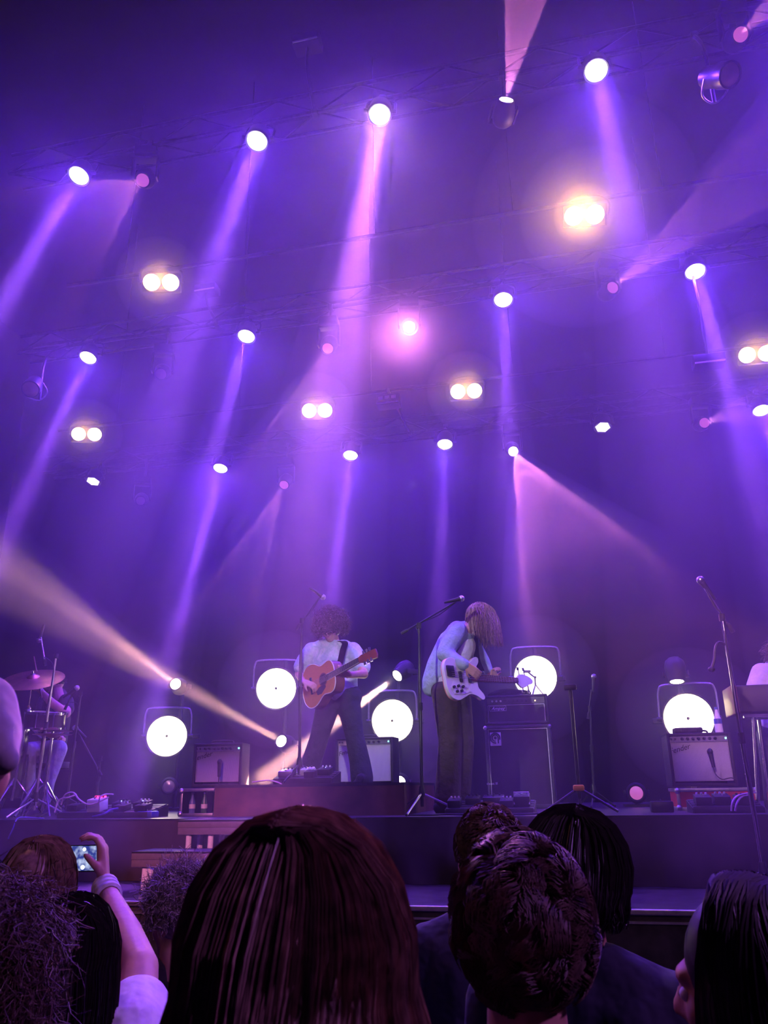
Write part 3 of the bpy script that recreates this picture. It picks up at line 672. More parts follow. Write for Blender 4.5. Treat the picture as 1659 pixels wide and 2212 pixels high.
e2.ball((-bw * .345, -.002, h - .115), (.014, .006, .014), n=10); e2.box((-bw * .30, -.001, h - .135), (.012, .006, .06))
build(e2, 'emblem', 'black', em, local=True)
ht = at(1046, 1503, 7.95).z - zc
t = thing('bass_amplifier', 'black bass amplifier head on the tall cabinet', 'amplifier', (bc, 7.97, zc + .0)); hh = max(.24, ht)
b = MB()
for s in (-1, 1): b.box((s * (bw / 2 - .02), .17, hh / 2), (.024, .34, hh), bev=.006)
b.box((0, .17, hh - .012), (bw - .02, .34, .024), bev=.006).box((0, .17, .014), (bw - .02, .34, .024), bev=.006).box((0, .33, hh / 2), (bw - .05, .02, hh - .04))
build(b, 'case', 'tolex', t, local=True); build(MB().box((0, .02, hh * .36), (bw - .07, .02, hh * .62)), 'grille', 'black', t, local=True)
pp = MB()
for s in (-1, 1): pp.box((s * (bw / 2 - .042), .006, hh * .36), (.005, .006, hh * .60))
for z in (hh * .06, hh * .66): pp.box((0, .006, z), (bw - .08, .006, .005))
build(pp, 'piping', 'alu', t, local=True)
build(MB().box((0, .02, hh * .80), (bw - .07, .02, hh * .22)), 'control_panel', 'darkmetal', t, local=True)
for k in range(9): build(MB().cyl((-bw * .36 + k * bw * .065, .012, hh * .8), (-bw * .36 + k * bw * .065, -.010, hh * .8), .010, n=8), 'knob', 'steel' if k < 3 else 'rubber', t, local=True)
build(MB().ball((bw * .30, .006, hh * .78), .007, n=8, m=6), 'pilot_light', 'g_amber', t, local=True)
np_ = build(MB().box((-bw * .28, .005, hh * .55), (.16, .006, .045)), 'name_plate', 'black', t, local=True)
fr = MB()
for s in (-1, 1): fr.box((-bw * .28 + s * .08, .001, hh * .55), (.004, .004, .047)); fr.box((-bw * .28, .001, hh * .55 + s * .0225), (.16, .004, .004))
build(fr, 'plate_frame', 'alu', np_, local=True)
lettering('Ampeg', .045, Matrix.Translation(WM[t.name].translation + V((-bw * .28, .0, hh * .55))) @ Matrix.Rotation(PI / 2, 4, 'X'), 'print', t, shear=.4)
BASS_TOP = zc + hh
t = thing('cloth_bundle', 'dark crumpled cover lying on the bass head', 'cover', (bc - .08, 8.12, BASS_TOP))
remesh(build(MB().ball((0, 0, .03), (.17, .10, .05)).ball((.12, .02, .03), (.12, .08, .035)).ball((-.10, -.01, .025), (.10, .07, .03)).box((0, 0, .012), (.4, .16, .024)), 'fabric', 'curtain', t, local=True), .012, 4)
t = thing('desk_tripod', 'small grey tripod arm standing on the bass head', 'tripod', (bc + .20, 8.06, BASS_TOP))
for a in (0, 2.1, 4.2): build(MB().cyl((0, 0, .10), (.07 * math.cos(a), .05 * math.sin(a), .003), .006, n=6), 'leg', 'steel', t, local=True)
build(MB().tube([(0, 0, .10), (0, 0, .17), (-.06, -.02, .22)], .008, 6), 'arm', 'steel', t, local=True)
build(MB().box((-.07, -.02, .23), (.07, .03, .025), bev=.005), 'head', 'steel', t, local=True)

# ================================================================== PEDALBOARDS
def pedalboard(c, w, d, label, pedals, tilt=.06, text=(), seed=1):
    r = random.Random(seed); t = thing('pedalboard', label, 'pedalboard', c)
    fh, bh = .035, .035 + tilt
    mx = Matrix.Rotation(math.atan2(tilt, d), 4, 'X')
    for k in range(4): build(MB().box((0, d * (k + .5) / 4, .035), (w, d / 4 - .018, .014), mx), 'rail', 'black', t, local=True)
    for s in (-1, 1): build(MB().prism([(0, 0), (d, 0), (d, bh), (0, fh)], s * w / 2 - .008, s * w / 2 + .008, Matrix.Rotation(PI / 2, 4, 'Z').to_4x4() @ Matrix.Rotation(PI / 2, 4, 'X')), 'side_plate', 'black', t, local=True)
    build(MB().box((0, -.002, .022), (w, .012, .044), bev=.003), 'front_plate', 'black', t, local=True)
    for (px, py, pw, pd, ph, m, led) in pedals:
        q = thing('effect_pedal', None, None, (0, 0, 0)) if False else None
        b = build(MB().box((px, py, .042 + ph / 2), (pw, pd, ph), mx, bev=.006), 'effect_pedal', m, t, local=True)
        build(MB().cyl((px, py - pd * .28, .042 + ph), (px, py - pd * .28, .042 + ph + .012), .010, n=10, mx=mx), 'footswitch', 'chrome', b, local=True)
        kn = MB()
        for s in (-1, 0, 1): kn.cyl((px + s * pw * .28, py + pd * .28, .042 + ph), (px + s * pw * .28, py + pd * .28, .042 + ph + .013), .008, n=8, mx=mx)
        build(kn, 'knobs', 'white' if m == 'black' else 'rubber', b, local=True)
        if led: build(MB().ball((px, py, .044 + ph), .0055, n=6, m=4, mx=mx), 'indicator_light', led, b, local=True)
    for (s, x, z, size, m) in text: lettering(s, size, Matrix.Translation(V(c) + V((x, -.010, z))) @ Matrix.Rotation(PI / 2, 4, 'X'), m, t)
    return t
def cable(pts, m, label, r=.006):
    o = build(MB().tube(smooth_path(pts, 6), r, 6), 'cable', m); return tag(o, label, 'cable', 'loose stage cables')
p = at(225, 1757, 6.28)
pedalboard((p.x, 6.25, ZD), .82, .34, 'long pedalboard with white cables near the drum kit', [
    (-.32, .12, .10, .12, .05, 'darkmetal', None), (-.18, .2, .11, .13, .05, 'black', 'g_blue'), (-.09, .08, .12, .13, .10, 'white', 'g_red'), (.06, .2, .11, .13, .05, 'darkmetal', 'g_blue'),
    (.14, .08, .10, .12, .05, 'black', None), (.26, .2, .12, .13, .05, 'black', 'g_blue'), (.33, .08, .10, .12, .05, 'darkmetal', None)], seed=4)
t = [o for o in bpy.data.objects if o.get('label') == 'long pedalboard with white cables near the drum kit'][0]
build(MB().box((-.09, .10, .165), (.09, .03, .018)), 'red_display', 'g_red', t, local=True)
p = at(655, 1690, 6.55)
pedalboard((p.x, 6.52, ZRI + .002), .50, .26, 'pedalboard at the feet of the acoustic guitarist', [(-.16, .1, .12, .12, .05, 'alu', 'g_red'), (0, .16, .10, .11, .05, 'white', 'g_amber'), (.06, .06, .09, .11, .05, 'black', None), (.16, .15, .11, .12, .05, 'black', 'g_blue')],
           text=[('pedaltrain', .028, -.17, .025, 'print'), ('classic III', .030, .12, .025, 'print')], seed=5)
p = at(1056, 1742, 6.35)
pedalboard((p.x, 6.35, ZD), .66, .32, 'pedalboard at the feet of the bass player', [(-.27, .10, .10, .12, .055, 'black', 'g_red'), (-.14, .2, .11, .12, .05, 'darkmetal', None), (.02, .22, .16, .11, .05, 'darkmetal', 'g_blue'), (.13, .10, .10, .12, .05, 'black', 'g_blue'), (.245, .12, .12, .14, .075, 'black', 'g_blue')],
           text=[('pedaltrain', .034, -.25, .024, 'print'), ('JAM', .036, -.27, .075, 'orange'), ('classic III', .036, .22, .024, 'print')], seed=6)
t = [o for o in bpy.data.objects if o.get('label') == 'pedalboard at the feet of the bass player'][0]
build(MB().tube([(.19, .04, .07), (.19, .04, .155), (.30, .04, .155), (.30, .04, .07)], .005, 6), 'tuner_frame', 'white', t, local=True)
p = at(1572, 1757, 6.35)
pedalboard((p.x, 6.3, ZD), .46, .30, 'pedalboard before the red flight case with pale cables', [(-.15, .1, .11, .13, .06, 'black', None), (-.02, .12, .11, .13, .06, 'black', None), (.12, .10, .11, .13, .055, 'darkmetal', 'g_red')], tilt=.05,
           text=[('pedaltrain-3', .036, -.03, .026, 'print')], seed=7)
# ================================================================== CABLES on the deck
def pxs(pts, Y): return [at(a, b, Y) for a, b in pts]
cable([at(132, 1738, 6.3), at(140, 1718, 6.28), at(158, 1712, 6.26), at(172, 1728, 6.2), at(196, 1738, 6.18), at(235, 1722, 6.24)], 'cablew', 'pale cable looping over the pedalboard by the drums', .007)
cable([at(118, 1755, 6.2), at(128, 1728, 6.22), at(150, 1722, 6.24), at(165, 1716, 6.3)], 'cablew', 'pale cable curling at the drum end of that pedalboard', .007)
cable([at(214, 1735, 6.2), at(216, 1722, 6.2), at(228, 1716, 6.24), at(245, 1716, 6.3)], 'cablew', 'short pale cable arching between two pedals', .006)
cable([at(200, 1764, 6.02), at(225, 1758, 6.0), at(238, 1750, 6.05), at(255, 1746, 6.12)], 'cablep', 'blue cable trailing over the stage edge by the pedals', .008)
cable([at(18, 1812, 5.9), at(28, 1790, 5.9), at(38, 1768, 5.96), at(60, 1766, 6.05), at(95, 1768, 6.1)], 'cablep', 'thin blue cable dropping over the stage edge under the drums', .006)
cable([at(545, 1690, 6.5), at(575, 1686, 6.5), at(600, 1690, 6.45), at(612, 1698, 6.42)], 'cablew', 'pale cable lying on the brown riser', .006)
cable([at(1588, 1752, 6.25), at(1592, 1735, 6.25), at(1602, 1722, 6.3), at(1625, 1716, 6.45)], 'cablew', 'pale cable arching from the pedalboard before the red case', .007)
cable([at(1580, 1752, 6.22), at(1583, 1732, 6.22), at(1596, 1718, 6.28), at(1632, 1712, 6.4)], 'cablew', 'second pale cable arching beside its twin at the red case', .007)
cable([V((at(880, 1750, 6.2).x, 6.2, ZD + .008)), V((at(930, 1752, 6.2).x, 6.15, ZD + .008)), V((at(960, 1745, 6.3).x, 6.3, ZD + .008)), V((at(1000, 1748, 6.2).x, 6.22, ZD + .008)), V((at(1110, 1752, 6.2).x, 6.18, ZD + .008)), V((at(1160, 1748, 6.2).x, 6.3, ZD + .008))], 'cableb', 'black cable snaking below the bass pedalboard', .008)
t = thing('foot_switch', 'small blue footswitch box beside the drum pedalboard', 'pedal', (at(318, 1757, 6.3).x, 6.25, ZD))
build(MB().box((0, .06, .025), (.14, .13, .05), bev=.012), 'case', mat('blue_enamel', (.06, .07, .30), .35), t, local=True); build(MB().cyl((0, .05, .05), (0, .05, .065), .012), 'switch', 'chrome', t, local=True)
t = thing('foot_switch', 'small dark footswitch box between the bass rig and the red case', 'pedal', (at(1432, 1750, 6.5).x, 6.5, ZD))
build(MB().box((0, .06, .04), (.16, .13, .08), bev=.012), 'case', 'darkmetal', t, local=True); build(MB().cyl((0, .04, .08), (0, .04, .095), .012), 'switch', 'chrome', t, local=True)
# ================================================================== MICROPHONE STANDS
def mic_head(t, p, d, m='steel'):
    d = V(d).normalized(); p = V(p)
    b = build(MB().cyl(p - d * .15, p - d * .02, .010, .019, n=12), 'microphone', 'black', t)
    build(MB().ball(p, .026, n=14, m=10), 'mesh_ball', m, b)
    build(MB().cyl(p - d * .022, p - d * .014, .0255, .0255, n=14), 'ring', 'darkmetal', b)
def mic_stand(foot, ztop, label, boom=None, mic=None, micdir=None, leg=.30, m='black', lean=V((0, 0, 0)), thick=.010, legm=None, mm='steel'):
    foot = V(foot); t = thing('microphone_stand', label, 'microphone stand', foot)
    top = V((foot.x, foot.y, ztop)) + lean; hub = foot + V((0, 0, .16)); mid = hub.lerp(top, .5)
    build(MB().cyl(foot + V((0, 0, .06)), mid, thick * 1.35, n=10), 'lower_pole', m, t)
    build(MB().cyl(mid, top, thick, n=10), 'upper_pole', m, t)
    build(MB().cyl(mid - V((0, 0, .03)), mid + V((0, 0, .03)), thick * 1.9, n=10), 'clutch', 'rubber', t)
    build(MB().lathe([(0, -.03), (.022, -.03), (.026, .0), (.018, .05), (0, .05)], 12, Matrix.Translation(hub)), 'hub', 'darkmetal', t)
    for k in range(3):
        a = math.radians(20 + 120 * k); e = foot + V((math.cos(a) * leg, math.sin(a) * leg, .008))
        l = build(MB().cyl(hub, e, .008, n=8), 'leg', legm or m, t); build(MB().ball(e + V((0, 0, .004)), .011, n=8, m=6), 'rubber_foot', 'rubber', l)
    if boom:
        a, b = boom; build(MB().cyl(a, b, .0075, n=8), 'boom', m, t)
        build(MB().cyl(top - V((0, 0, .02)), top + V((0, 0, .025)), .02, n=10), 'boom_clutch', 'rubber', t)
        dd = (V(a) - V(b)).normalized(); build(MB().cyl(V(a), V(a) + dd * .06, .014, n=8), 'counterweight', 'rubber', t)
        cb = [V(b), V(b).lerp(V(a), .35) - V((0, 0, .025)), V(b).lerp(V(a), .8) - V((0, 0, .01)), top - V((0, .014, .12)), mid - V((.012, .014, 0)), foot + V((.012, -.02, .10))]
        build(MB().tube(smooth_path(cb, 5), .004, 5), 'cable', 'cableb', t)
    if mic is not None: mic_head(t, mic, micdir, mm)
    return t
f = at(646, 1672, 6.68); top = at(652, 1342, 6.68)
mic_stand((f.x, 6.68, ZRI + .003), top.z, 'microphone stand on the riser before the acoustic guitarist', (at(648, 1348, 6.68), at(690, 1291, 6.68)), at(698, 1290, 6.66), HR * .8 - ZZ * .55 + HF * .2, .26, 'darkmetal', V((top.x - f.x, 0, 0)))
f = at(912, 1740, 6.42); top = at(905, 1352, 6.42)
mic_stand((f.x, 6.42, ZD), top.z, 'tripod microphone stand beside the bass player', (at(880, 1361, 6.42), at(985, 1300, 6.42)), at(997, 1293, 6.42), HR * .95 + ZZ * .2, .34, 'darkmetal', V((top.x - f.x, 0, 0)), legm='steel')
f = at(1652, 1900, 5.25); top = at(1560, 1335, 5.25)
t = mic_stand((f.x, 5.25, ZL), top.z, 'tall chrome microphone stand on the forestage, keyboard side', (at(1572, 1348, 5.25), at(1522, 1270, 5.25)), at(1513, 1253, 5.25), -HR * .35 + ZZ * .6, .32, 'chrome', V((top.x - f.x, 0, 0)), .011)
build(MB().tube(smooth_path([at(1566, 1392, 5.25), at(1552, 1388, 5.22), at(1545, 1402, 5.2), at(1543, 1425, 5.2), at(1537, 1444, 5.2)], 5), .009, 6).ball(at(1537, 1446, 5.2), (.022, .02, .018)), 'side_arm', 'black', t)
f = at(1287, 1760, 8.2)
mic_stand((f.x, 8.2, ZD), at(1275, 1530, 8.2).z, 'slim dark microphone stand behind the bass rig, mic upright', (at(1272, 1540, 8.2), at(1278, 1490, 8.2)), at(1283, 1461, 8.2), ZZ + HR * .15, .2, 'black', V((at(1275, 1530, 8.2).x - f.x, 0, 0)))
f = at(92, 1750, 6.55)
t = mic_stand((f.x - .05, 6.5, ZD), at(88, 1420, 6.5).z, 'boom microphone stand in front of the drum cymbal', (at(96, 1425, 6.5), at(88, 1375, 6.5)), at(84, 1383, 6.5), -ZZ - HR * .2, .3, 'steel', V((.03, 0, 0)), legm='steel')
f = at(142, 1750, 6.9)
mic_stand((f.x, 6.9, ZD), at(152, 1500, 6.9).z, 'black microphone stand beside the drummer shoulder', (at(146, 1520, 6.9), at(160, 1490, 6.9)), at(166, 1486, 6.9), HR * .4 + ZZ * .3, .28, 'black', V((.02, 0, 0)))
f = at(205, 1752, 7.0)
mic_stand((f.x, 7.0, ZD), at(200, 1640, 7.0).z, 'low microphone stand with a slanting boom near the drums', (at(213, 1664, 7.0), at(168, 1580, 7.0)), at(162, 1572, 7.0), -HR + ZZ * .8, .22, 'darkmetal')
# tripod with a yellow hub
f = at(1252, 1757, 6.6); zt = at(1232, 1490, 6.6)
t = thing('pole_stand', 'dark tripod pole with a bright yellow hub, upstage of the crowd heads', 'stand', (f.x, 6.6, ZD))
hub = at(1250, 1702, 6.6)
build(MB().cyl((hub.x, 6.6, ZD + .1), zt, .014, n=10), 'pole', 'darkmetal', t); build(MB().box(hub, (.085, .07, .045), bev=.012), 'hub', 'yellow', t)
for k, (lx, ly) in enumerate(((-.27, -.12), (.27, -.12), (0, .30))): build(MB().cyl(hub, (hub.x + lx, 6.6 + ly, ZD + .012), .011, n=8), 'leg', 'darkmetal', t)
build(MB().box(zt + V((0, 0, .02)), (.10, .07, .045), bev=.01), 'top_plate', 'black', t)

# ================================================================== DRUM KIT
def cymbal(c, r, tilt, foot, label, pole='chrome'):
    c = V(c); t = thing('crash_cymbal', label, 'cymbal', c); n = V((tilt[0], tilt[1], 1)).normalized(); q = frame((1, 0, 0), n, c)
    build(MB().lathe([(r, 0), (r * .7, .012), (r * .3, .022), (.06, .026), (.045, .045), (.015, .052), (.0, .052)], 40, q).lathe([(.0, .049), (.04, .04), (.06, .022), (r * .7, .008), (r, -.002)], 40, q), 'bronze_disc', 'bronze', t)
    build(MB().lathe([(0, .085), (.008, .085), (.010, .06), (.022, .055), (.022, .05), (0, .05)], 10, q), 'wing_nut', 'chrome', t)
    s = thing('cymbal_stand', 'chrome stand carrying the ' + label.split(' ', 1)[1], 'stand', foot); foot = V(foot)
    k = V((c.x, c.y, c.z)).lerp(foot, .22)
    build(MB().cyl(k, c + n * .04, .007, n=8), 'rod', pole, s); build(MB().cyl(foot + V((0, 0, .14)), k, .0135, n=10), 'tube', pole, s)
    build(MB().ball(k, (.026, .026, .03), n=10), 'tilter', pole, s); build(MB().cyl(k.lerp(foot, .4), k.lerp(foot, .45), .021, n=10), 'clamp', pole, s)
    for a in (30, 150, 270):
        e = foot + V((math.cos(math.radians(a)) * .28, math.sin(math.radians(a)) * .28, .01))
        l = build(MB().cyl(foot + V((0, 0, .34)), e, .010, n=8), 'leg', pole, s); build(MB().ball(e, .013, n=8, m=6), 'rubber_foot', 'rubber', l)
c = at(72, 1468, 6.75)
cymbal(c, .285, (.14, -.50), (c.x - .06, 6.75, ZD), 'bronze crash cymbal hiding part of the drummer face')
c = at(100, 1540, 6.8)
t = thing('snare_drum', 'snare drum with a pale head in front of the drummer', 'drum', c); q = frame((1, 0, 0), (.08, -.10, 1), (0, 0, 0))
build(MB().lathe([(.185, -.14), (.185, 0), (.17, 0), (.17, -.14), (.185, -.14)], 36, q), 'shell', 'drumshell', t, local=True)
build(MB().lathe([(0, .004), (.18, .004), (.182, -.004), (0, -.004)], 36, q), 'batter_head', 'drumhead', t, local=True)
build(MB().lathe([(.183, -.012), (.196, -.012), (.196, .010), (.186, .012), (.183, -.012)], 36, q), 'top_hoop', 'chrome', t, local=True)
build(MB().lathe([(.183, -.145), (.196, -.145), (.196, -.125), (.186, -.125), (.183, -.145)], 36, q), 'bottom_hoop', 'chrome', t, local=True)
for k in range(8):
    a = k * PI / 4 + .2; build(MB().cyl((.196 * math.cos(a), .196 * math.sin(a), -.13), (.196 * math.cos(a), .196 * math.sin(a), .006), .006, n=6, mx=q), 'tension_rod', 'chrome', t, local=True)
s = thing('snare_stand', 'chrome tripod stand under the snare drum', 'stand', (c.x, c.y, ZD)); hz = c.z - ZD
build(MB().cyl((0, 0, .08), (0, 0, hz - .2), .014, n=10), 'tube', 'chrome', s, local=True)
for a in (30, 150, 270):
    e = (math.cos(math.radians(a)) * .26, math.sin(math.radians(a)) * .26, .01)
    build(MB().cyl((0, 0, .34), e, .011, n=8), 'leg', 'chrome', s, local=True)
    e2 = (math.cos(math.radians(a)) * .19, math.sin(math.radians(a)) * .19, hz - .155); build(MB().cyl((0, 0, hz - .24), e2, .009, n=8), 'basket_arm', 'chrome', s, local=True)
c = at(20, 1600, 6.7)
t = thing('floor_tom', 'dark floor tom on chrome legs at the picture edge', 'drum', (c.x - .15, 6.85, ZD)); zt_ = at(10, 1575, 6.85).z - ZD
build(MB().lathe([(.2, .16), (.2, zt_), (.19, zt_ + .006), (0, zt_ + .006)], 36), 'shell', 'drumshell', t, local=True)
build(MB().lathe([(.198, zt_ - .02), (.212, zt_ - .02), (.212, zt_ + .012), (.2, zt_ + .014), (.198, zt_ - .02)], 36), 'hoop', 'chrome', t, local=True)
for a in (20, 140, 260): build(MB().cyl((.215 * math.cos(math.radians(a)), .215 * math.sin(math.radians(a)), .01), (.215 * math.cos(math.radians(a)), .215 * math.sin(math.radians(a)), zt_ * .7), .011, n=8), 'leg', 'chrome', t, local=True)
c = at(95, 1745, 6.6)
t = thing('hi_hat_stand', 'chrome hi-hat pedal stand before the drummer', 'stand', (c.x + .02, 6.55, ZD)); zt_ = at(92, 1575, 6.55).z - ZD
build(MB().cyl((0, 0, .05), (.01, 0, zt_), .013, n=10), 'tube', 'chrome', t, local=True)
for a in (80, 200, 320): build(MB().cyl((0, 0, .30), (math.cos(math.radians(a)) * .25, math.sin(math.radians(a)) * .25, .01), .010, n=8), 'leg', 'chrome', t, local=True)
build(MB().box((0, -.12, .03), (.09, .26, .012), Matrix.Rotation(.2, 4, 'X')), 'footboard', 'darkmetal', t, local=True)
for zz, sg in ((zt_ - .02, 1), (zt_ - .05, -1)): build(MB().lathe([(.17, 0), (.06, .012 * sg), (.03, .03 * sg), (0, .032 * sg)] if sg < 0 else [(0, .032), (.03, .03), (.06, .012), (.17, 0)], 32, Matrix.Translation((.01, 0, zz))), 'hat_cymbal', 'bronze', t, local=True)

# ================================================================== KEYBOARD
a = at(1578, 1480, 6.55); b = at(1578, 1543, 6.55); kz = (a.z + b.z) / 2; kh = a.z - b.z
t = thing('stage_keyboard', 'black stage keyboard with a wooden end cheek', 'keyboard', (a.x, 6.5, kz)); L = 1.25
build(MB().box((L / 2, .2, 0), (L - .05, .40, kh * .92), bev=.012), 'body', 'black', t, local=True)
for xx in (.012, L - .012): build(MB().box((xx, .2, 0), (.03, .43, kh), bev=.01), 'end_cheek', mat('orange_wood', (.20, .055, .025), .5, scale=8) if xx < 1 else 'plywood', t, local=True)
for k in range(28): build(MB().box((.09 + k * .040, .33, kh * .5 - .004), (.037, .13, .016), bev=.002), 'white_key', 'ivory', t, local=True)
s = thing('keyboard_stand', 'chrome folding stand under the stage keyboard', 'stand', (a.x, 6.55, ZD)); zk = kz - kh / 2 - ZD - .003
for (x1, x2, y) in ((.13, .06, .02), (.30, .26, .03), (.22, .20, .28)): build(MB().cyl((x1, y, zk - .02), (x2, y, .01), .014, n=10), 'leg', 'chrome', s, local=True)
for (x1, x2, y) in ((.95, 1.02, .02), (.92, .96, .28)): build(MB().cyl((x1, y, zk - .02), (x2, y, .01), .014, n=10), 'leg', 'chrome', s, local=True)
build(MB().box((.56, .02, zk - .012), (1.0, .03, .024)), 'top_rail', 'chrome', s, local=True); build(MB().box((.56, .28, zk - .012), (1.0, .03, .024)), 'top_rail', 'chrome', s, local=True)
build(MB().cyl((.24, .1, .01), (.62, .1, zk - .03), .012, n=10), 'diagonal_brace', 'chrome', s, local=True)

# ================================================================== ACOUSTIC GUITAR (x neck, y up, z out of the top)
gex = HR * .60 + ZZ * .20 - HF * .70; gn = -HF * .68 - HR * .60 + ZZ * .02
GM = frame(gex, gn - gex.normalized() * gn.dot(gex.normalized()), at(688, 1474, 6.93))
gm = GM
t = thing('acoustic_guitar', 'orange acoustic guitar with a dark pickguard, slung from a black strap', 'guitar', gm)
half = [(-.25, .0), (-.247, .07), (-.225, .135), (-.17, .185), (-.10, .198), (-.03, .180), (.03, .145), (.07, .133), (.12, .139), (.17, .145), (.215, .128), (.243, .08), (.25, .03)]
outl = [(x, y) for x, y in half] + [(x, -y) for x, y in half[::-1] if y > 0]
ol = smooth_loop([(x, y, 0) for x, y in outl], 3)
build(MB().prism([(p.x, p.y) for p in ol], -.105, -.003), 'sides', 'mahog', t, local=True)
build(MB().prism([(p.x * .985, p.y * .98) for p in ol], -.004, .0015), 'soundboard', 'spruce', t, local=True)
bd = [V((p.x, p.y, 0)) for p in ol] + [V((ol[0].x, ol[0].y, 0))]; build(MB().tube(bd, .0045, 5), 'binding', 'ivory', t, local=True)
build(MB().lathe([(0, .0022), (.05, .0022), (.05, .001)], 24, Matrix.Translation((.075, 0, 0))), 'soundhole', 'black', t, local=True)
build(MB().lathe([(.052, .002), (.062, .002), (.062, .0028), (.052, .0028), (.052, .002)], 28, Matrix.Translation((.075, 0, 0))), 'rosette', 'mahog', t, local=True)
build(MB().prism([(.035, -.045), (.10, -.055), (.10, -.075), (.03, -.115), (-.03, -.11), (-.045, -.075), (.0, -.05)], .0015, .004), 'pickguard', 'rubber', t, local=True)
build(MB().box((-.105, 0, .006), (.028, .155, .012), bev=.004), 'bridge', 'rubber', t, local=True)
build(MB().prism([(.24, -.028), (.60, -.022), (.60, .022), (.24, .028)], -.022, .004), 'neck', 'mahog', t, local=True)
fb = build(MB().prism([(.13, -.028), (.60, -.0215), (.60, .0215), (.13, .028)], .004, .009), 'fretboard', 'rubber', t, local=True)
fr = MB()
for k in range(1, 20): x = .60 - .645 * (1 - 2 ** (-k / 12)); fr.box((x, 0, .0095), (.0022, .05, .002))
build(fr, 'frets', 'steel', fb, local=True)
for y in (-.026, .026): build(MB().cyl((.13, y * 1.1, .006), (.60, y * .86, .006), .0025, n=4), 'neck_binding', 'ivory', fb, local=True)
hs = build(MB().prism([(.60, -.024), (.635, -.036), (.79, -.040), (.80, -.01), (.79, .040), (.635, .036), (.60, .024)], -.018, .002, Matrix.Translation((.6, 0, 0)) @ Matrix.Rotation(math.radians(12), 4, 'Y') @ Matrix.Translation((-.6, 0, 0))), 'headstock', mat('red_headstock', (.15, .03, .025), .35), t, local=True)
for k in range(3):
    for s in (-1, 1): build(MB().cyl((.655 + k * .045, s * .028, -.012), (.655 + k * .045, s * .062, -.016), .008, .012, n=8), 'tuner', 'chrome', hs, local=True)
st = MB()
for k in range(6): y = -.019 + k * .0076; st.cyl((-.105, y * 1.35, .014), (.60, y, .0125), .0011, n=4)
build(st, 'strings', 'steel', t, local=True)
sp = [at(690, 1400, 7.36), at(728, 1386, 7.22), at(745, 1388, 7.10), at(741, 1404, 7.01), at(735, 1430, 6.955), at(729, 1446, 6.95)]
ss = MB(); path = smooth_path(sp, 5)
for i in range(len(path) - 1):
    d = path[i + 1] - path[i]; ss.box((0, 0, 0), (.055, .006, d.length * 1.25), frame(HR, d, (path[i] + path[i + 1]) / 2))
build(ss, 'strap', 'curtain', t)

# ================================================================== BASS GUITAR
bex = HR * .73 + HF * .68 - ZZ * .045; bn = HR * .62 - HF * .75 + ZZ * .12
BMX = frame(bex, bn - bex.normalized() * bn.dot(bex.normalized()), at(1003, 1466, 6.58)) @ Matrix.Rotation(math.radians(5), 4, 'Z')
t = thing('bass_guitar', 'cream white bass guitar with horned body held by the long-haired player', 'guitar', BMX)
o2 = [(-.225, .0), (-.225, .09), (-.185, .150), (-.11, .168), (-.03, .135), (.04, .118), (.11, .142), (.175, .185), (.215, .185), (.215, .150), (.18, .11), (.165, .06), (.16, -.05), (.175, -.085), (.215, -.12), (.225, -.15), (.195, -.165), (.13, -.135), (.05, -.122), (-.03, -.15), (-.11, -.175), (-.185, -.150), (-.22, -.085)]
ol = smooth_loop([(x, y, 0) for x, y in o2], 4)
build(MB().prism([(p.x, p.y) for p in ol], -.038, 0), 'body', 'cream', t, local=True)
build(MB().tube([V((p.x, p.y, -.003)) for p in ol] + [V((ol[0].x, ol[0].y, -.003))], .004, 5), 'binding', 'ivory', t, local=True)
build(MB().tube([V((p.x, p.y, -.036)) for p in ol] + [V((ol[0].x, ol[0].y, -.036))], .004, 5), 'rear_edge', mat('pink_edge', (.75, .30, .28), .4), t, local=True)
build(MB().prism([(-.14, -.02), (-.02, -.03), (.06, -.11), (.02, -.115), (-.06, -.135), (-.15, -.13), (-.185, -.08)], 0, .004), 'pickguard', 'ivory', t, local=True)
for k, (kx, ky) in enumerate(((-.155, -.075), (-.125, -.110), (-.10, -.065), (-.07, -.105), (-.045, -.07))): build(MB().cyl((kx, ky, .004), (kx, ky, .02), .0115, n=10), 'knob', 'rubber', t, local=True)
build(MB().box((-.165, .055, .008), (.085, .09, .016), bev=.004), 'bridge_plate', 'darkmetal', t, local=True)
build(MB().box((-.05, .012, .007), (.03, .09, .014), bev=.003), 'pickup', 'rubber', t, local=True); build(MB().box((.06, .012, .007), (.03, .09, .014), bev=.003), 'pickup', 'rubber', t, local=True)
build(MB().prism([(.10, -.032), (.72, -.022), (.72, .022), (.10, .032)], -.022, .004, Matrix.Translation((0, .012, 0))), 'neck', 'mahog', t, local=True)
fb = build(MB().prism([(.08, -.031), (.72, -.021), (.72, .021), (.08, .031)], .004, .010, Matrix.Translation((0, .012, 0))), 'fretboard', 'mahog', t, local=True)
fr = MB()
for k in range(1, 20): x = .72 - .84 * (1 - 2 ** (-k / 12)); fr.box((x, .012, .0105), (.0025, .052, .002))
build(fr, 'frets', 'steel', fb, local=True)
hd = smooth_loop([(x, y, 0) for x, y in [(.72, .034), (.76, .065), (.82, .07), (.90, .05), (.945, .02), (.93, -.01), (.88, -.02), (.82, -.045), (.77, -.05), (.74, -.03), (.72, -.01)]], 3)
hs = build(MB().prism([(p.x, p.y) for p in hd], -.018, 0), 'headstock', 'cream', t, local=True)
for (kx, s) in ((.77, 1), (.85, 1), (.79, -1), (.87, -1)):
    build(MB().cyl((kx, .02 + s * .03, -.012), (kx, .02 + s * .085, -.012), .008, n=8).box((kx, .02 + s * .10, -.012), (.028, .03, .008), bev=.003), 'tuner', 'chrome', hs, local=True)
st = MB()
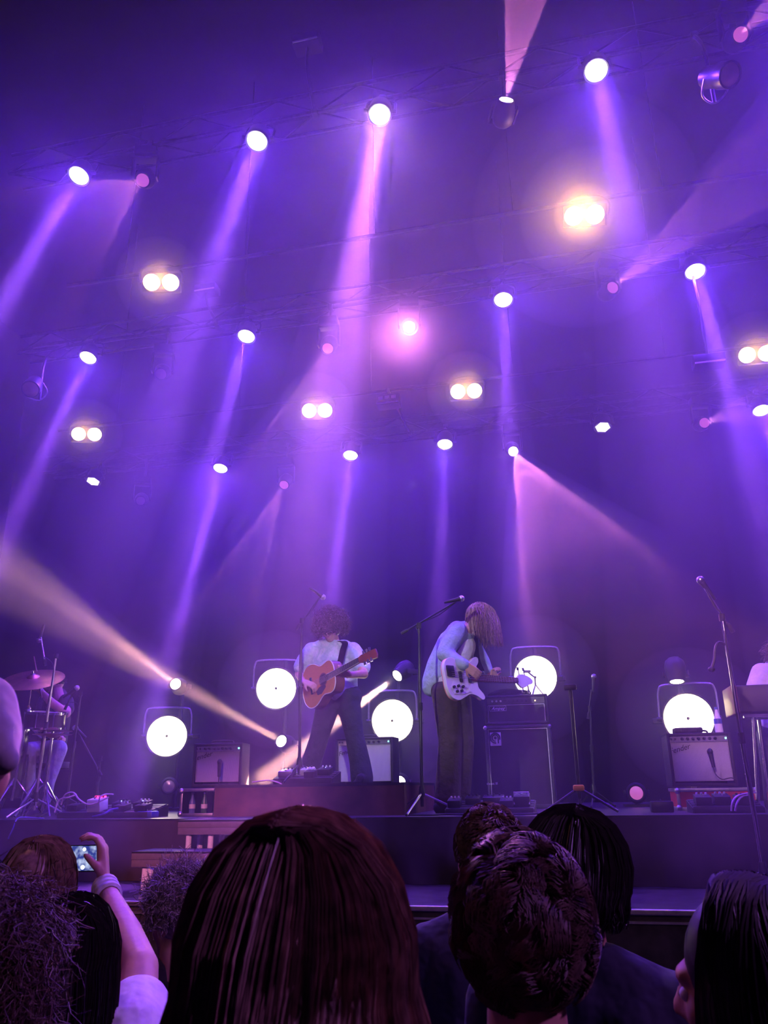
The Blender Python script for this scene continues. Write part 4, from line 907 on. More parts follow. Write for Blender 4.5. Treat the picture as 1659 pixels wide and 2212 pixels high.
for k in range(4): y = .012 - .019 + k * .0127; st.cyl((-.165, y * 1.25 + .01, .018), (.72, y, .0135), .0016, n=4)
build(st, 'strings', 'steel', t, local=True)
sp = [at(975, 1425, 6.62), at(968, 1385, 6.68), at(985, 1345, 6.74), at(1008, 1340, 6.9), at(1024, 1370, 6.92), at(1030, 1420, 6.85), at(1040, 1448, 6.74)]
ss = MB(); path = smooth_path(sp[3:], 5)
for i in range(len(path) - 1):
    d = path[i + 1] - path[i]; ss.box((0, 0, 0), (.05, .006, d.length * 1.25), frame(HR + HF * .3, d, (path[i] + path[i + 1]) / 2))
build(ss, 'strap', 'curtain', t)
# ================================================================== PEOPLE
def head_shape(mb, c, R, s=1.0, beard=False):
    c = V(c); f = lambda x, y, z: c + R @ V((x * s, y * s, z * s)); e = lambda p, r: mb.ball(f(*p), [q * s for q in r], rot=R, n=16, m=12)
    e((0, -.008, .022), (.076, .094, .098)); e((0, .040, -.030), (.060, .058, .084)); e((0, .058, -.088), (.040, .038, .028))
    e((0, .082, .020), (.050, .022, .018))                                  # brow
    mb.limb([(f(0, .094, .010), .009 * s), (f(0, .112, -.028), .0125 * s)]); e((0, .104, -.033), (.018, .012, .009))      # nose
    for k in (-1, 1):
        e((k * .078, -.006, -.018), (.011, .020, .031)); e((k * .036, .070, -.028), (.022, .018, .022))       # ears, cheeks
    e((0, .096, -.064), (.023, .010, .006)); e((0, .094, -.073), (.020, .010, .007))                        # lips
    mb.limb([(f(0, -.015, -.05), .052 * s), (f(0, -.025, -.16), .056 * s)])
def eyes(t, c, R, s=1.0):
    for k in (-1, 1):
        p = V(c) + R @ V((k * .031 * s, .0845 * s, -.004 * s)); o = build(MB().ball(p, .0105 * s, n=10, m=8), 'eye', 'ivory', t)
        build(MB().ball(p + R @ V((0, .0072 * s, 0)), .005 * s, n=8, m=6), 'iris', 'rubber', o)
def hand(mb, w, d, n, curl=50, thumb=1, s=1.0, spread=1.0):
    d = V(d).normalized(); n = V(n); n = (n - d * n.dot(d)).normalized(); x = d.cross(n); w = V(w)
    for k in (-1.5, -.5, .5, 1.5): mb.limb([(w + x * k * .013 * s, .016 * s), (w + d * .085 * s + x * k * .0205 * s, .0125 * s)], 8)
    for i, k in enumerate((-1.5, -.5, .5, 1.5)):
        L = (.062, .074, .078, .068)[i] * s if thumb > 0 else (.068, .078, .074, .062)[i] * s
        p = w + d * .088 * s + x * k * .0205 * s; a = math.radians(curl * .6); ch = [(p, .0095 * s)]
        for j, q in enumerate((.42, .32, .26)):
            dd = d * math.cos(a) + n * math.sin(a) + x * k * .05 * spread; p = p + dd.normalized() * L * q; ch.append((p, (.009, .0085, .0075)[j] * s)); a += math.radians(curl)
        mb.limb(ch, 8)
    b = w + d * .022 * s + x * thumb * .026 * s; c2 = b + (d * .6 + x * thumb * .65 + n * .35).normalized() * .042 * s; c3 = c2 + (d * .75 + x * thumb * .1 + n * .6).normalized() * .032 * s
    mb.limb([(b, .014 * s), (c2, .0115 * s), (c3, .009 * s)], 8)
def curls(c, R, radii, N, ln, tr, seed, keep=lambda d: True, turns=2.0, amp=.014, droop=.0, base=.92, seg=9):
    r = random.Random(seed); mb = MB(); c = V(c); k = 0
    while k < N:
        d = V((r.gauss(0, 1), r.gauss(0, 1), r.gauss(0, 1))).normalized()
        if not keep(d): continue
        k += 1
        root = V((d.x * radii[0], d.y * radii[1], d.z * radii[2])) * base; u, v, w = basis(d, V((r.random() - .5, r.random() - .5, r.random() - .5)) + V((.01, 0, 0)))
        L = ln * r.uniform(.6, 1.25); ph = r.uniform(0, 6.28); tn = turns * r.uniform(.6, 1.4); pts = []
        lean = V((r.gauss(0, .35), r.gauss(0, .35), r.gauss(0, .35)))
        for i in range(seg):
            t = i / (seg - 1); a = ph + tn * 6.28 * t; am = amp * min(1, t * 3)
            pts.append(c + R @ (root + (d + lean * t) * L * t + u * math.cos(a) * am + v * math.sin(a) * am + V((0, 0, -droop * t * t))))
        mb.tube(pts, tr * r.uniform(.7, 1.3), 3, taper=.4)
    return mb
def long_hair(c, R, radii, N, drop, flare, tr, seed, part=0.0, face=55, wave=.004, seg=13, thick=.022, zcut=None, lock=36):
    """strands leaving a parting on the crown, following the skull, then hanging"""
    r = random.Random(seed); mb = MB(); c = V(c)
    locks = [(r.uniform(-1, 1), r.uniform(-1, 1), r.uniform(0, 6.28)) for _ in range(lock)]
    for k in range(N):
        x0 = abs(r.gauss(0, .004))
        a = r.uniform(math.radians(face), math.radians(360 - face)); side = 1 if math.sin(a) < 0 else -1     # 0 = front (+Y)
        dx, dy = -math.sin(a), math.cos(a)
        lk = locks[int(a / 6.2832 * lock) % lock]; th = thick * r.uniform(.25, 1.0) * (1 + .10 * lk[0]); pts = []
        y0 = r.uniform(-.85, .5); D = drop * r.uniform(.72, 1.05)
        for i in range(seg):
            t = i / (seg - 1)
            if t < .42:
                q = t / .42; phi = q * PI * .56
                hx = math.sin(phi) * dx; hy = math.sin(phi) * dy * q + (1 - q) * y0 * .55; hz = math.cos(phi) * math.sqrt(max(.02, 1 - ((1 - q) * y0 * .55) ** 2))
                p = V((hx * (radii[0] + th) + (part + side * x0) * (1 - q), hy * (radii[1] + th), hz * (radii[2] + th)))
                pl = p.copy()
            else:
                q = (t - .42) / .58; o = V((dx, dy * .7, 0)) * flare * (q ** .8) * (1 + .25 * lk[1])
                p = pl + V((0, 0, -D * q)) + o + V((math.cos(lk[2] + q * 5), math.sin(lk[2] + q * 4), 0)) * wave * 2.2 * q + V((r.gauss(0, 1), r.gauss(0, 1), 0)) * wave * .5 * q
            pts.append(c + R @ p)
        mb.tube(pts, tr * r.uniform(.7, 1.3), 3, taper=.55)
    return mb
def hairmat(name, c, rough=.42): return mat(name, c, rough, var=.45, scale=60, spec=.5)
M['h_afro'] = hairmat('dark_auburn_hair', (.060, .028, .022)); M['h_blond'] = hairmat('dirty_blond_hair', (.30, .19, .11)); M['h_brown'] = hairmat('brown_hair', (.09, .05, .034), .6)
M['h_dark'] = hairmat('near_black_hair', (.022, .016, .016)); M['h_fair'] = hairmat('fair_long_hair', (.27, .17, .12), .38); M['h_grey'] = hairmat('light_fluffy_hair', (.30, .24, .24))
def tiedye(name, cols, scale=7, rough=.85):
    m = bpy.data.materials.new(name); m.use_nodes = True; nt = m.node_tree; b = nt.nodes['Principled BSDF']; tc = nt.nodes.new('ShaderNodeTexCoord'); nz = nt.nodes.new('ShaderNodeTexNoise')
    nz.inputs['Scale'].default_value = scale; nz.inputs['Detail'].default_value = 2; nz.inputs['Distortion'].default_value = .8; nt.links.new(tc.outputs['Object'], nz.inputs['Vector'])
    rp = nt.nodes.new('ShaderNodeValToRGB')
    while len(rp.color_ramp.elements) < len(cols): rp.color_ramp.elements.new(.5)
    for i, (e, c) in enumerate(zip(rp.color_ramp.elements, cols)): e.position = .28 + .44 * i / (len(cols) - 1); e.color = (*c, 1)
    nt.links.new(nz.outputs['Fac'], rp.inputs[0]); nt.links.new(rp.outputs[0], b.inputs['Base Color']); b.inputs['Roughness'].default_value = rough
    n2 = nt.nodes.new('ShaderNodeTexNoise'); n2.inputs['Scale'].default_value = 16; nt.links.new(tc.outputs['Object'], n2.inputs['Vector']); bp = nt.nodes.new('ShaderNodeBump'); bp.inputs['Strength'].default_value = .5; bp.inputs['Distance'].default_value = .03
    nt.links.new(n2.outputs['Fac'], bp.inputs['Height']); nt.links.new(bp.outputs[0], b.inputs['Normal']); return m
M['tiedye'] = tiedye('pale_tiedye_cotton', [(.38, .42, .62), (.62, .60, .78), (.40, .52, .62), (.66, .66, .80), (.45, .62, .55)])
M['denim'] = tiedye('pale_blue_twill', [(.26, .34, .42), (.36, .44, .52), (.30, .38, .46)], 5); M['jeans'] = tiedye('dark_jeans', [(.018, .018, .035), (.035, .033, .055)], 6)
M['cord'] = tiedye('brown_corduroy', [(.045, .030, .024), (.075, .05, .036)], 6); M['whitetee'] = tiedye('white_cotton', [(.62, .60, .64), (.75, .72, .76)], 6); M['blacktee'] = tiedye('black_cotton', [(.012, .012, .014), (.022, .020, .026)], 6)
M['paleJ'] = tiedye('washed_jeans', [(.34, .36, .48), (.46, .47, .58)], 6); M['greyknit'] = tiedye('grey_knit', [(.30, .28, .34), (.38, .36, .42)], 30); M['navytee'] = tiedye('navy_cotton', [(.012, .014, .035), (.02, .02, .05)], 6)
def rot(yaw, pitch=0, roll=0): return (Matrix.Rotation(math.radians(yaw), 3, 'Z') @ Matrix.Rotation(math.radians(pitch), 3, 'X') @ Matrix.Rotation(math.radians(roll), 3, 'Y'))

# ---- acoustic guitarist
g = lambda x, y, dy=0: at(x, y, 7.2 + dy)
t = thing('person', 'guitarist with a big dark afro and pale tie-dye shirt, looking down', 'person', (g(725, 1695).x, 7.2, ZRI + .004))
HC = g(713, 1356, -.08); HRm = rot(176, -34)
b = MB(); head_shape(b, HC, HRm)
b.limb([(g(714, 1388, -.01), .055), (g(716, 1398, .01), .06)])
b.limb([(g(716, 1400, .02), .10), (g(724, 1450, .02), .12), (g(735, 1505, .03), .125)])
b.limb([(g(672, 1408, .0), .055), (g(646, 1456, .03), .042), (g(656, 1476, -.24), .028)]); hand(b, g(658, 1473, -.27), HR * .75 - ZZ * .35 - HF * .3, HF * .4 - ZZ * .6, 38, -1)
b.limb([(g(764, 1408, .0), .055), (g(786, 1456, -.10), .042), (g(757, 1458, -.33), .028)]); hand(b, g(752, 1457, -.35), -HR * .75 + ZZ * .30 - HF * .1, HF * .5 + HR * .5, 60, 1)
remesh(build(b, 'body', 'skin', t), .0065, 3); eyes(t, HC, HRm)
b = MB().limb([(g(714, 1402, .02), .115), (g(722, 1440, .02), .150), (g(731, 1494, .02), .150)]).limb([(g(694, 1404, .02), .10), (g(700, 1450, .02), .11), (g(716, 1490, .02), .11)]).limb([(g(742, 1404, .02), .10), (g(748, 1450, .02), .11), (g(748, 1490, .02), .11)])
b.limb([(g(674, 1406, .0), .085), (g(660, 1428, .01), .088), (g(652, 1440, .02), .082)]).limb([(g(762, 1406, .0), .085), (g(776, 1428, -.02), .088), (g(782, 1440, -.04), .084)])
remesh(build(b, 'shirt', 'tiedye', t), .014, 3)
b = MB().limb([(g(716, 1506, .03), .135), (g(752, 1506, .03), .135)]).limb([(g(752, 1512, .02), .118), (g(766, 1590, .0), .088), (g(778, 1650, .01), .098), (g(782, 1682, .0), .105)]).limb([(g(712, 1512, .02), .118), (g(690, 1592, -.02), .088), (g(672, 1650, -.01), .095), (g(664, 1680, .0), .100)])
remesh(build(b, 'trousers', 'jeans', t), .014, 3)
for (x, s) in ((784, 1), (664, -1)):
    p = g(x, 1690); q = V((p.x, 7.14, ZRI + .045)); remesh(build(MB().limb([(q + V((0, .08, .01)), .045), (q + V((s * .02, -.12, -.004)), .038)]).box(q + V((0, -.03, -.035)), (.08, .26, .02)), 'boot', 'rubber', t), .012, 2)
b = MB().ball(HC + V((0, .01, .035)), (.150, .150, .145), n=20, m=14)
b2 = curls(HC + V((0, .02, .04)), HRm, (.160, .16, .155), 1900, .042, .0042, 5, lambda d: not (d.y > .55 and d.z < -.15) and d.z > -.62, 1.6, .014, .01, .86)
remesh(build(MB().ball(HC + V((0, .05, .045)), (.125, .115, .125), n=20, m=14), 'hair_base', 'h_afro', t), .012, 2); build(b2, 'hair', 'h_afro', t)

# ---- bass player, in profile
g = lambda x, y, dy=0: at(x, y, 6.85 + dy)
t = thing('person', 'bass player with long wavy hair over his face and pale blue jacket', 'person', (g(975, 1740).x, 6.85, ZD + .003))
HC = g(1036, 1334, 0); HRm = rot(-78 + 12.6, -38)
b = MB(); head_shape(b, HC, HRm)
b.limb([(g(1018, 1350, .0), .055), (g(1002, 1362, .0), .07)]).limb([(g(990, 1372, .0), .12), (g(972, 1430, .02), .12), (g(970, 1490, .02), .12)])
b.limb([(g(990, 1362, -.14), .055), (g(962, 1412, -.22), .042), (g(1005, 1436, -.30), .028)]); hand(b, g(1008, 1438, -.31), HR * .75 - ZZ * .62, HF * .8 + ZZ * .1, 30, -1)
b.limb([(g(1004, 1366, .16), .055), (g(1044, 1425, .20), .042), (g(1062, 1466, .12), .028)]); hand(b, g(1064, 1470, .10), ZZ * .75 - HF * .3 + HR * .1, HR * .5 - HF * .5 + ZZ * .1, 55, 1)
remesh(build(b, 'body', 'skin', t), .0065, 3); eyes(t, HC, HRm)
b = MB().limb([(g(1004, 1362, .0), .085), (g(992, 1375, .0), .135), (g(974, 1420, .02), .150), (g(958, 1462, .02), .140)]).limb([(g(975, 1392, .02), .13), (g(950, 1440, .02), .12), (g(937, 1472, .02), .105), (g(932, 1484, .02), .085)]).limb([(g(1000, 1400, .03), .09), (g(994, 1440, .03), .09), (g(985, 1462, .04), .09)])
b.limb([(g(988, 1362, -.12), .085), (g(974, 1388, -.18), .080), (g(961, 1412, -.22), .074), (g(985, 1428, -.27), .060), (g(1003, 1436, -.30), .050)])
b.limb([(g(1004, 1366, .14), .085), (g(1030, 1405, .19), .068), (g(1046, 1430, .20), .055), (g(1056, 1452, .15), .045)])
remesh(build(b, 'jacket', 'denim', t), .013, 3)
b = MB().limb([(g(1000, 1395, .0), .115), (g(985, 1440, .0), .125), (g(968, 1468, .01), .138)]); remesh(build(b, 'undershirt', 'whitetee', t), .014, 3)
b = MB().limb([(g(960, 1492, .0), .125), (g(985, 1492, .06), .125)]).limb([(g(962, 1500, -.06), .120), (g(972, 1600, -.07), .098), (g(968, 1690, -.05), .105), (g(966, 1722, -.05), .110)]).limb([(g(988, 1500, .08), .120), (g(1000, 1600, .06), .098), (g(992, 1690, .08), .105), (g(988, 1722, .08), .108)])
remesh(build(b, 'trousers', 'cord', t), .014, 3)
for (x, dy) in ((968, -.05), (992, .10)):
    q = V((g(x, 1740, dy).x, 6.85 + dy, ZD + .045)); remesh(build(MB().limb([(q - HR * .08, .045), (q + HR * .13 - V((0, 0, .006)), .038)]).box(q + HR * .02 - V((0, 0, .035)), (.25, .08, .018)), 'boot', 'rubber', t), .012, 2)
r_ = random.Random(12); b = MB()
for k in range(2600):                                   # strands hang straight down from a bowed skull
    d = V((r_.gauss(0, 1), r_.gauss(0, 1), r_.gauss(0, 1))).normalized()
    if d.z < .0 or (d.y > .75 and d.z < .35): continue
    root = HC + HRm @ V((d.x * .086, d.y * .104, d.z * .108 + .02)); w = HRm @ d; pts = [root]; p = root.copy(); vel = (w + HR * .35 * r_.random()).normalized() * .03
    tip = g(1045, 1396).z + r_.uniform(-.02, .10) + max(0, -(w.dot(HR))) * .12
    for i in range(11):
        vel = vel * .72 + V((0, 0, -.013)); p = p + vel; off = p - HC; off.z *= .8
        if off.length < .118: p = HC + (p - HC).normalized() * .122 * ((p - HC).length / max(off.length, 1e-5)) ** .5
        if p.z < tip: break
        pts.append(p + HR * .006 * math.sin(i * 1.3 + k % 17) + HF * .006 * math.cos(i * 1.1 + k % 13))
    if len(pts) > 2: b.tube(pts, .0034 * r_.uniform(.7, 1.3), 3, taper=.5)
build(b, 'hair', 'h_blond', t); remesh(build(MB().ball(HC + HRm @ V((0, -.014, .03)), (.084, .100, .098), rot=HRm, n=16, m=12).ball(HC + HR * .035 - ZZ * .07, (.045, .07, .09), n=14, m=10), 'hair_base', 'h_blond', t), .012, 3)

# ---- drummer
g = lambda x, y, dy=0: at(x, y, 7.25 + dy)
t = thing('person', 'seated drummer with a beard behind the cymbal, forearm raised', 'person', (g(105, 1640).x, 7.3, ZD))
HC = g(118, 1478, -.02); HRm = rot(96, -16)
b = MB(); head_shape(b, HC, HRm); b.limb([(g(122, 1512, .05), .10), (g(122, 1560, .08), .12), (g(112, 1620, .1), .12)])
b.limb([(g(142, 1518, .0), .055), (g(143, 1541, -.14), .046), (g(112, 1518, -.24), .042), (g(92, 1497, -.30), .030)]); hand(b, g(90, 1495, -.31), -HR * .5 + ZZ * .7, -HR * .6 + HF * .2, 65, 1)
b.limb([(g(100, 1518, .1), .055), (g(86, 1560, .0), .042), (g(110, 1590, -.16), .028)]); hand(b, g(114, 1592, -.18), HR * .8, -ZZ, 60, 1)
remesh(build(b, 'body', 'skin', t), .0065, 3); eyes(t, HC, HRm)
b = MB().limb([(g(122, 1508, .05), .115), (g(122, 1555, .08), .14), (g(112, 1612, .1), .14)]).limb([(g(142, 1516, .0), .08), (g(145, 1532, -.06), .07)]).limb([(g(98, 1516, .1), .08), (g(90, 1540, .05), .07)]); remesh(build(b, 'shirt', 'blacktee', t), .014, 3)
b = MB().limb([(g(100, 1625, .05), .12), (g(126, 1618, -.30), .085), (g(104, 1690, -.32), .062), (g(98, 1725, -.30), .06)]).limb([(g(95, 1625, .1), .12), (g(60, 1622, -.2), .085), (g(62, 1700, -.2), .06)]); remesh(build(b, 'trousers', 'paleJ', t), .013, 3)
remesh(build(MB().limb([(g(98, 1738, -.30), .04), (g(92, 1742, -.46), .034)]), 'shoe', 'rubber', t), .012, 2)
build(curls(HC, HRm, (.085, .105, .108), 700, .018, .004, 8, lambda d: d.z > -.05 and d.y < .55, .8, .006, 0, .95, 6), 'hair', 'h_dark', t)
build(curls(HC + HRm @ V((0, .05, -.075)), HRm, (.05, .05, .045), 300, .016, .003, 9, lambda d: d.z < .35 and d.y > -.2, .8, .004, .004, .95, 5), 'beard', 'h_dark', t)
remesh(build(MB().ball(HC + HRm @ V((0, -.016, .034)), (.082, .096, .096), rot=HRm, n=16, m=12), 'hair_base', 'h_dark', t), .012, 2)
o = build(MB().cyl(g(90, 1508, -.34), g(73, 1418, -.34), .008, .006, n=8), 'drumstick', 'plywood'); tag(o, 'drumstick raised upright in the drummer fist', 'drumstick', 'drumsticks')
o = build(MB().cyl(g(140, 1575, -.26), g(108, 1624, -.3), .010, .008, n=8), 'drumstick', mat('hickory', (.55, .30, .2), .5)); tag(o, 'drumstick slanting over the drummer knee', 'drumstick', 'drumsticks')
t = thing('drum_throne', 'round black drum stool under the drummer', 'stool', (g(100, 1640).x, 7.38, ZD)); zs = g(100, 1642, .1).z - ZD - .02
build(MB().lathe([(0, zs), (.15, zs), (.165, zs - .02), (.165, zs - .06), (.15, zs - .075), (0, zs - .075)], 24), 'seat', 'rubber', t, local=True)
build(MB().cyl((0, 0, .1), (0, 0, zs - .07), .02, n=10), 'post', 'chrome', t, local=True)
for a in (0, 120, 240): build(MB().cyl((0, 0, .22), (math.cos(math.radians(a)) * .24, math.sin(math.radians(a)) * .24, .01), .011, n=8), 'leg', 'chrome', t, local=True)

# ---- keyboard player
g = lambda x, y, dy=0: at(x, y, 7.1 + dy)
t = thing('person', 'keyboard player with brown curls and a pale pink-lit shirt at the picture edge', 'person', (g(1672, 1740).x, 7.1, ZD + .003))
HC = g(1690, 1408, -.03); HRm = rot(150, -22)
b = MB(); head_shape(b, HC, HRm); b.limb([(g(1684, 1450, .02), .11), (g(1680, 1540, .02), .12), (g(1680, 1580, .02), .12)])
b.limb([(g(1640, 1455, .0), .055), (g(1630, 1510, -.05), .042), (g(1655, 1492, -.30), .028)]); hand(b, g(1658, 1490, -.32), -HF, -ZZ, 25, -1); b.limb([(g(1735, 1455, .0), .055), (g(1745, 1510, -.05), .042), (g(1722, 1492, -.30), .028)]); hand(b, g(1720, 1490, -.32), -HF, -ZZ, 25, 1)
remesh(build(b, 'body', 'skin', t), .0065, 3); eyes(t, HC, HRm)
b = MB().limb([(g(1684, 1450, .02), .125), (g(1680, 1500, .02), .15), (g(1680, 1560, .02), .15)]).limb([(g(1646, 1455, .0), .088), (g(1634, 1485, -.02), .080)]).limb([(g(1730, 1455, .0), .088), (g(1740, 1485, -.02), .080)]); remesh(build(b, 'shirt', 'whitetee', t), .014, 3)
b = MB().limb([(g(1668, 1590, .02), .12), (g(1668, 1670, .0), .08), (g(1668, 1738, .02), .06)]).limb([(g(1704, 1590, .02), .12), (g(1706, 1670, .0), .08), (g(1706, 1738, .02), .06)]); remesh(build(b, 'trousers', 'jeans', t), .015, 3)
for x in (1668, 1706): q = V((g(x, 1738).x, 7.05, ZD + .045)); remesh(build(MB().limb([(q + V((0, .06, 0)), .045), (q + V((0, -.12, -.006)), .036)]), 'shoe', 'rubber', t), .012, 2)
build(curls(HC, HRm, (.11, .125, .13), 1200, .05, .0042, 15, lambda d: not (d.y > .5 and d.z < .3) and d.z > -.75, 1.8, .013, .05, .85), 'hair', 'h_brown', t)
remesh(build(MB().ball(HC + HRm @ V((0, -.02, .03)), (.095, .105, .11), rot=HRm, n=16, m=12), 'hair_base', 'h_brown', t), .012, 2)

# ================================================================== THE CROWD
def crowd(label, x, Y, ztop, yaw, skin, shirt, hair, pitch=0, roll=0, arms=True, build_w=1.0, thick=.02):
    """a whole standing figure; hair(t, head centre, rotation) adds the hair"""
    t = thing('person', label, 'person', (x, Y, 0), 'audience before the stage'); s = 1.0
    HC = V((x, Y, ztop - .118 - thick)); R = rot(yaw, pitch, roll); B = rot(yaw * .35); f = lambda a, b_, z: V((x, Y, 0)) + B @ V((a * build_w, b_, 0)) + V((0, 0, ztop + z))
    b = MB(); head_shape(b, HC, R); b.limb([(HC + V((0, -.015, -.08)), .054), (f(0, -.03, -.30), .062)])
    b.limb([(f(0, -.02, -.36), .06), (f(0, -.01, -.62), .08), (f(0, 0, -.85), .085)])
    hz = -.90; ft = -ztop
    if arms:
        for k in (-1, 1): b.limb([(f(k * .175, -.02, -.36), .05), (f(k * .205, -.04, -.65), .040), (f(k * .19, .10, -.85), .028)]); hand(b, f(k * .19, .11, -.87), ZZ * -.6 + HF * .6, V((-k, 0, 0)), 35, -k)
    remesh(build(b, 'body', skin, t), .008, 3); eyes(t, HC, R)
    b = MB().limb([(f(0, -.02, -.345), .085), (f(0, -.01, -.50), .125), (f(0, 0, -.88), .13)]).limb([(f(-.16, -.02, -.355), .068), (f(.16, -.02, -.355), .068)]).limb([(f(-.09, -.02, -.40), .11), (f(-.07, 0, -.88), .12)]).limb([(f(.09, -.02, -.40), .11), (f(.07, 0, -.88), .12)])
    b.limb([(f(-.16, -.02, -.355), .066), (f(-.05, -.03, -.30), .060)]).limb([(f(.16, -.02, -.355), .066), (f(.05, -.03, -.30), .060)])
    if arms:
        for k in (-1, 1): b.limb([(f(k * .17, -.02, -.36), .072), (f(k * .20, -.03, -.55), .062)])
    remesh(build(b, 'shirt', shirt, t), .012, 4)
    b = MB().limb([(f(-.06, 0, hz), .125), (f(.06, 0, hz), .125)])
    for k in (-1, 1): b.limb([(f(k * .085, 0, hz - .05), .10), (f(k * .095, .01, hz - .42), .068), (V((f(k * .10, -.01, 0).x, f(k * .10, -.01, 0).y, .09)), .055)])
    remesh(build(b, 'trousers', 'jeans', t), .018, 3)
    for k in (-1, 1): q = f(k * .10, .03, ft + .045); remesh(build(MB().limb([(q + B @ V((0, -.07, 0)), .045), (q + B @ V((0, .11, -.006)), .038)]), 'shoe', 'rubber', t), .014, 2)
    hair(t, HC, R); return t, HC, f
def cap_base(t, HC, R, m, grow=.010, low=0.0): remesh(build(MB().ball(HC + R @ V((0, -.014, .030 - low)), (.078 + grow, .094 + grow, .096 + grow), rot=R, n=18, m=14), 'hair_base', m, t), .010, 2)
def short_hair(m, N, ln, tr, seed, amp=.006, turns=.8, low=-.45, grow=.006, rise=.35):
    """waves lying on the scalp, combed outwards from the crown in loose locks"""
    def fn(t, HC, R):
        cap_base(t, HC, R, m, grow); r = random.Random(seed); mb = MB(); c = HC + R @ V((0, -.012, .026)); rad = V((.080 + grow, .096 + grow, .098 + grow)); k = 0
        locks = []
        while len(locks) < 200:
            d = V((r.gauss(0, 1), r.gauss(0, 1), r.gauss(0, 1))).normalized()
            locks.append((d, r.uniform(.7, 1.3), r.uniform(0, 6.28), V((r.gauss(0, .6), r.gauss(0, .6), r.gauss(0, .6)))))
        while k < N:
            d = V((r.gauss(0, 1), r.gauss(0, 1), r.gauss(0, 1))).normalized()
            if d.z < (low if d.y < -.1 else (-.15 if d.y < .3 else .30)): continue
            k += 1
            lk = max(locks, key=lambda q: q[0].dot(d)); root = V((d.x * rad.x, d.y * rad.y, d.z * rad.z))
            crown = V((.1, -.45, .9)).normalized(); tan = (d - crown * 1.0); tan = tan - d * tan.dot(d) + lk[3] - d * lk[3].dot(d); tan = tan.normalized() if tan.length > .05 else basis(d)[0]
            bi = d.cross(tan); L = ln * r.uniform(.75, 1.15) * lk[1]; pts = []
            for i in range(7):
                q = i / 6; w = math.sin(lk[2] + turns * 6.28 * q) * amp * q
                h = rise * ln * math.sin(min(1, q * 1.1) * PI * .62) * lk[1]
                p = (root + tan * L * q * .8); e = math.sqrt((p.x / rad.x) ** 2 + (p.y / rad.y) ** 2 + (p.z / rad.z) ** 2); p = p / max(e, .01)
                pts.append(c + R @ (p + d * (h + .002) + bi * w))
            mb.tube(pts, tr * r.uniform(.7, 1.3), 3, taper=.5)
        build(mb, 'hair', m, t)
    return fn
def curly_mop(m, N, ln, tr, seed):
    def fn(t, HC, R):
        cap_base(t, HC, R, m, .012); build(curls(HC + R @ V((0, -.01, .02)), R, (.092, .108, .112), N, ln, tr, seed, lambda d: d.z > -.8 and not (d.y > .45 and d.z < .25), 2.2, .012, .03, .92, 9), 'hair', m, t)
    return fn
def hanging_hair(m, N, drop, flare, tr, seed, radii=(.082, .10, .104), face=55, wave=.004, thick=.026, base=True, part=0.0):
    def fn(t, HC, R):
        if base: cap_base(t, HC, R, m, .008)
        build(long_hair(HC + R @ V((0, -.010, .024)), R, radii, N, drop, flare, tr, seed, part, face, wave, thick=thick), 'hair', m, t)
    return fn
p = at(655, 1792, .80); crowd('woman with long straight fair hair right before the camera, seen from behind', p.x, .80, p.z, -4, 'skin', 'blacktee', hanging_hair('h_fair', 13000, .40, .060, .0008, 21, wave=.005, thick=.030, part=.0))
p = at(1112, 1808, 1.30)
tt, HC, f = crowd('man with thick short wavy brown hair and a thin necklace chain', p.x, 1.30, p.z, 16, 'skin2', 'blacktee', short_hair('h_brown', 9000, .050, .0010, 22, .007, 1.0, -.75, .004, .40))
nk = MB(); ring = [HC + V((.0635 * math.cos(a), -.026 + .0635 * math.sin(a), -.150 - .016 * math.sin(a))) for a in [i * 2 * PI / 60 for i in range(61)]]
nk.tube(ring, .0016, 5); build(nk, 'necklace', 'chrome', tt)
p = at(1052, 1734, 2.3); crowd('person with short reddish brown hair farther in, behind the wavy-haired man', p.x, 2.3, p.z, 18, 'skin', 'navytee', short_hair('h_brown', 2200, .024, .0022, 23, .004))
p = at(1228, 1758, 1.88); crowd('person with a rounded dark bob and dark printed shirt', p.x, 1.88, p.z, -6, 'skin2', 'navytee', hanging_hair('h_dark', 3200, .07, -.012, .0018, 24, (.092, .108, .108), 50, .004, .026), roll=8)
PB = bpy.data.objects[-1] if False else None
p = at(1592, 1908, 1.36); crowd('woman with long dark hair turning her face towards the drums', p.x, 1.36, p.z, 62, 'skin2', 'blacktee', hanging_hair('h_dark', 3200, .42, .05, .0016, 25, face=62), pitch=-4)
p = at(1668, 1905, 2.55); crowd('person with close-cropped hair at the picture edge, pink light painted into it', p.x, 2.55, p.z, 0, 'skin', 'blacktee', short_hair(hairmat('pink_lit_crop', (.35, .16, .15)), 900, .010, .003, 26, .002, .3))  # pink stage light put into the hair colour
p = at(97, 1812, 2.15)
def bun(t, HC, R):
    hanging_hair('h_fair', 1900, .03, -.02, .0022, 27, (.086, .102, .106), 50, .003, .018)(t, HC, R)
    build(curls(HC + R @ V((0, -.11, -.02)), R, (.045, .04, .045), 500, .03, .002, 28, lambda d: True, 1.5, .012, 0, .8, 8), 'bun', 'h_fair', t)
crowd('woman with fair tied-back hair near the step unit', p.x, 2.15, p.z, 8, 'skin', 'blacktee', bun)
p = at(172, 1936, 1.72)
tt, HC, f = crowd('dark-haired person in a white shirt holding up a phone', p.x, 1.72, p.z, 4, 'skin', 'whitetee', hanging_hair('h_dark', 2000, .20, .01, .0018, 29, (.080, .098, .104), 55, .003, .02), arms=False)
b = MB(); sh = f(.165, -.02, -.36); el = at(303, 2092, 1.92); wr = at(223, 1908, 2.22)
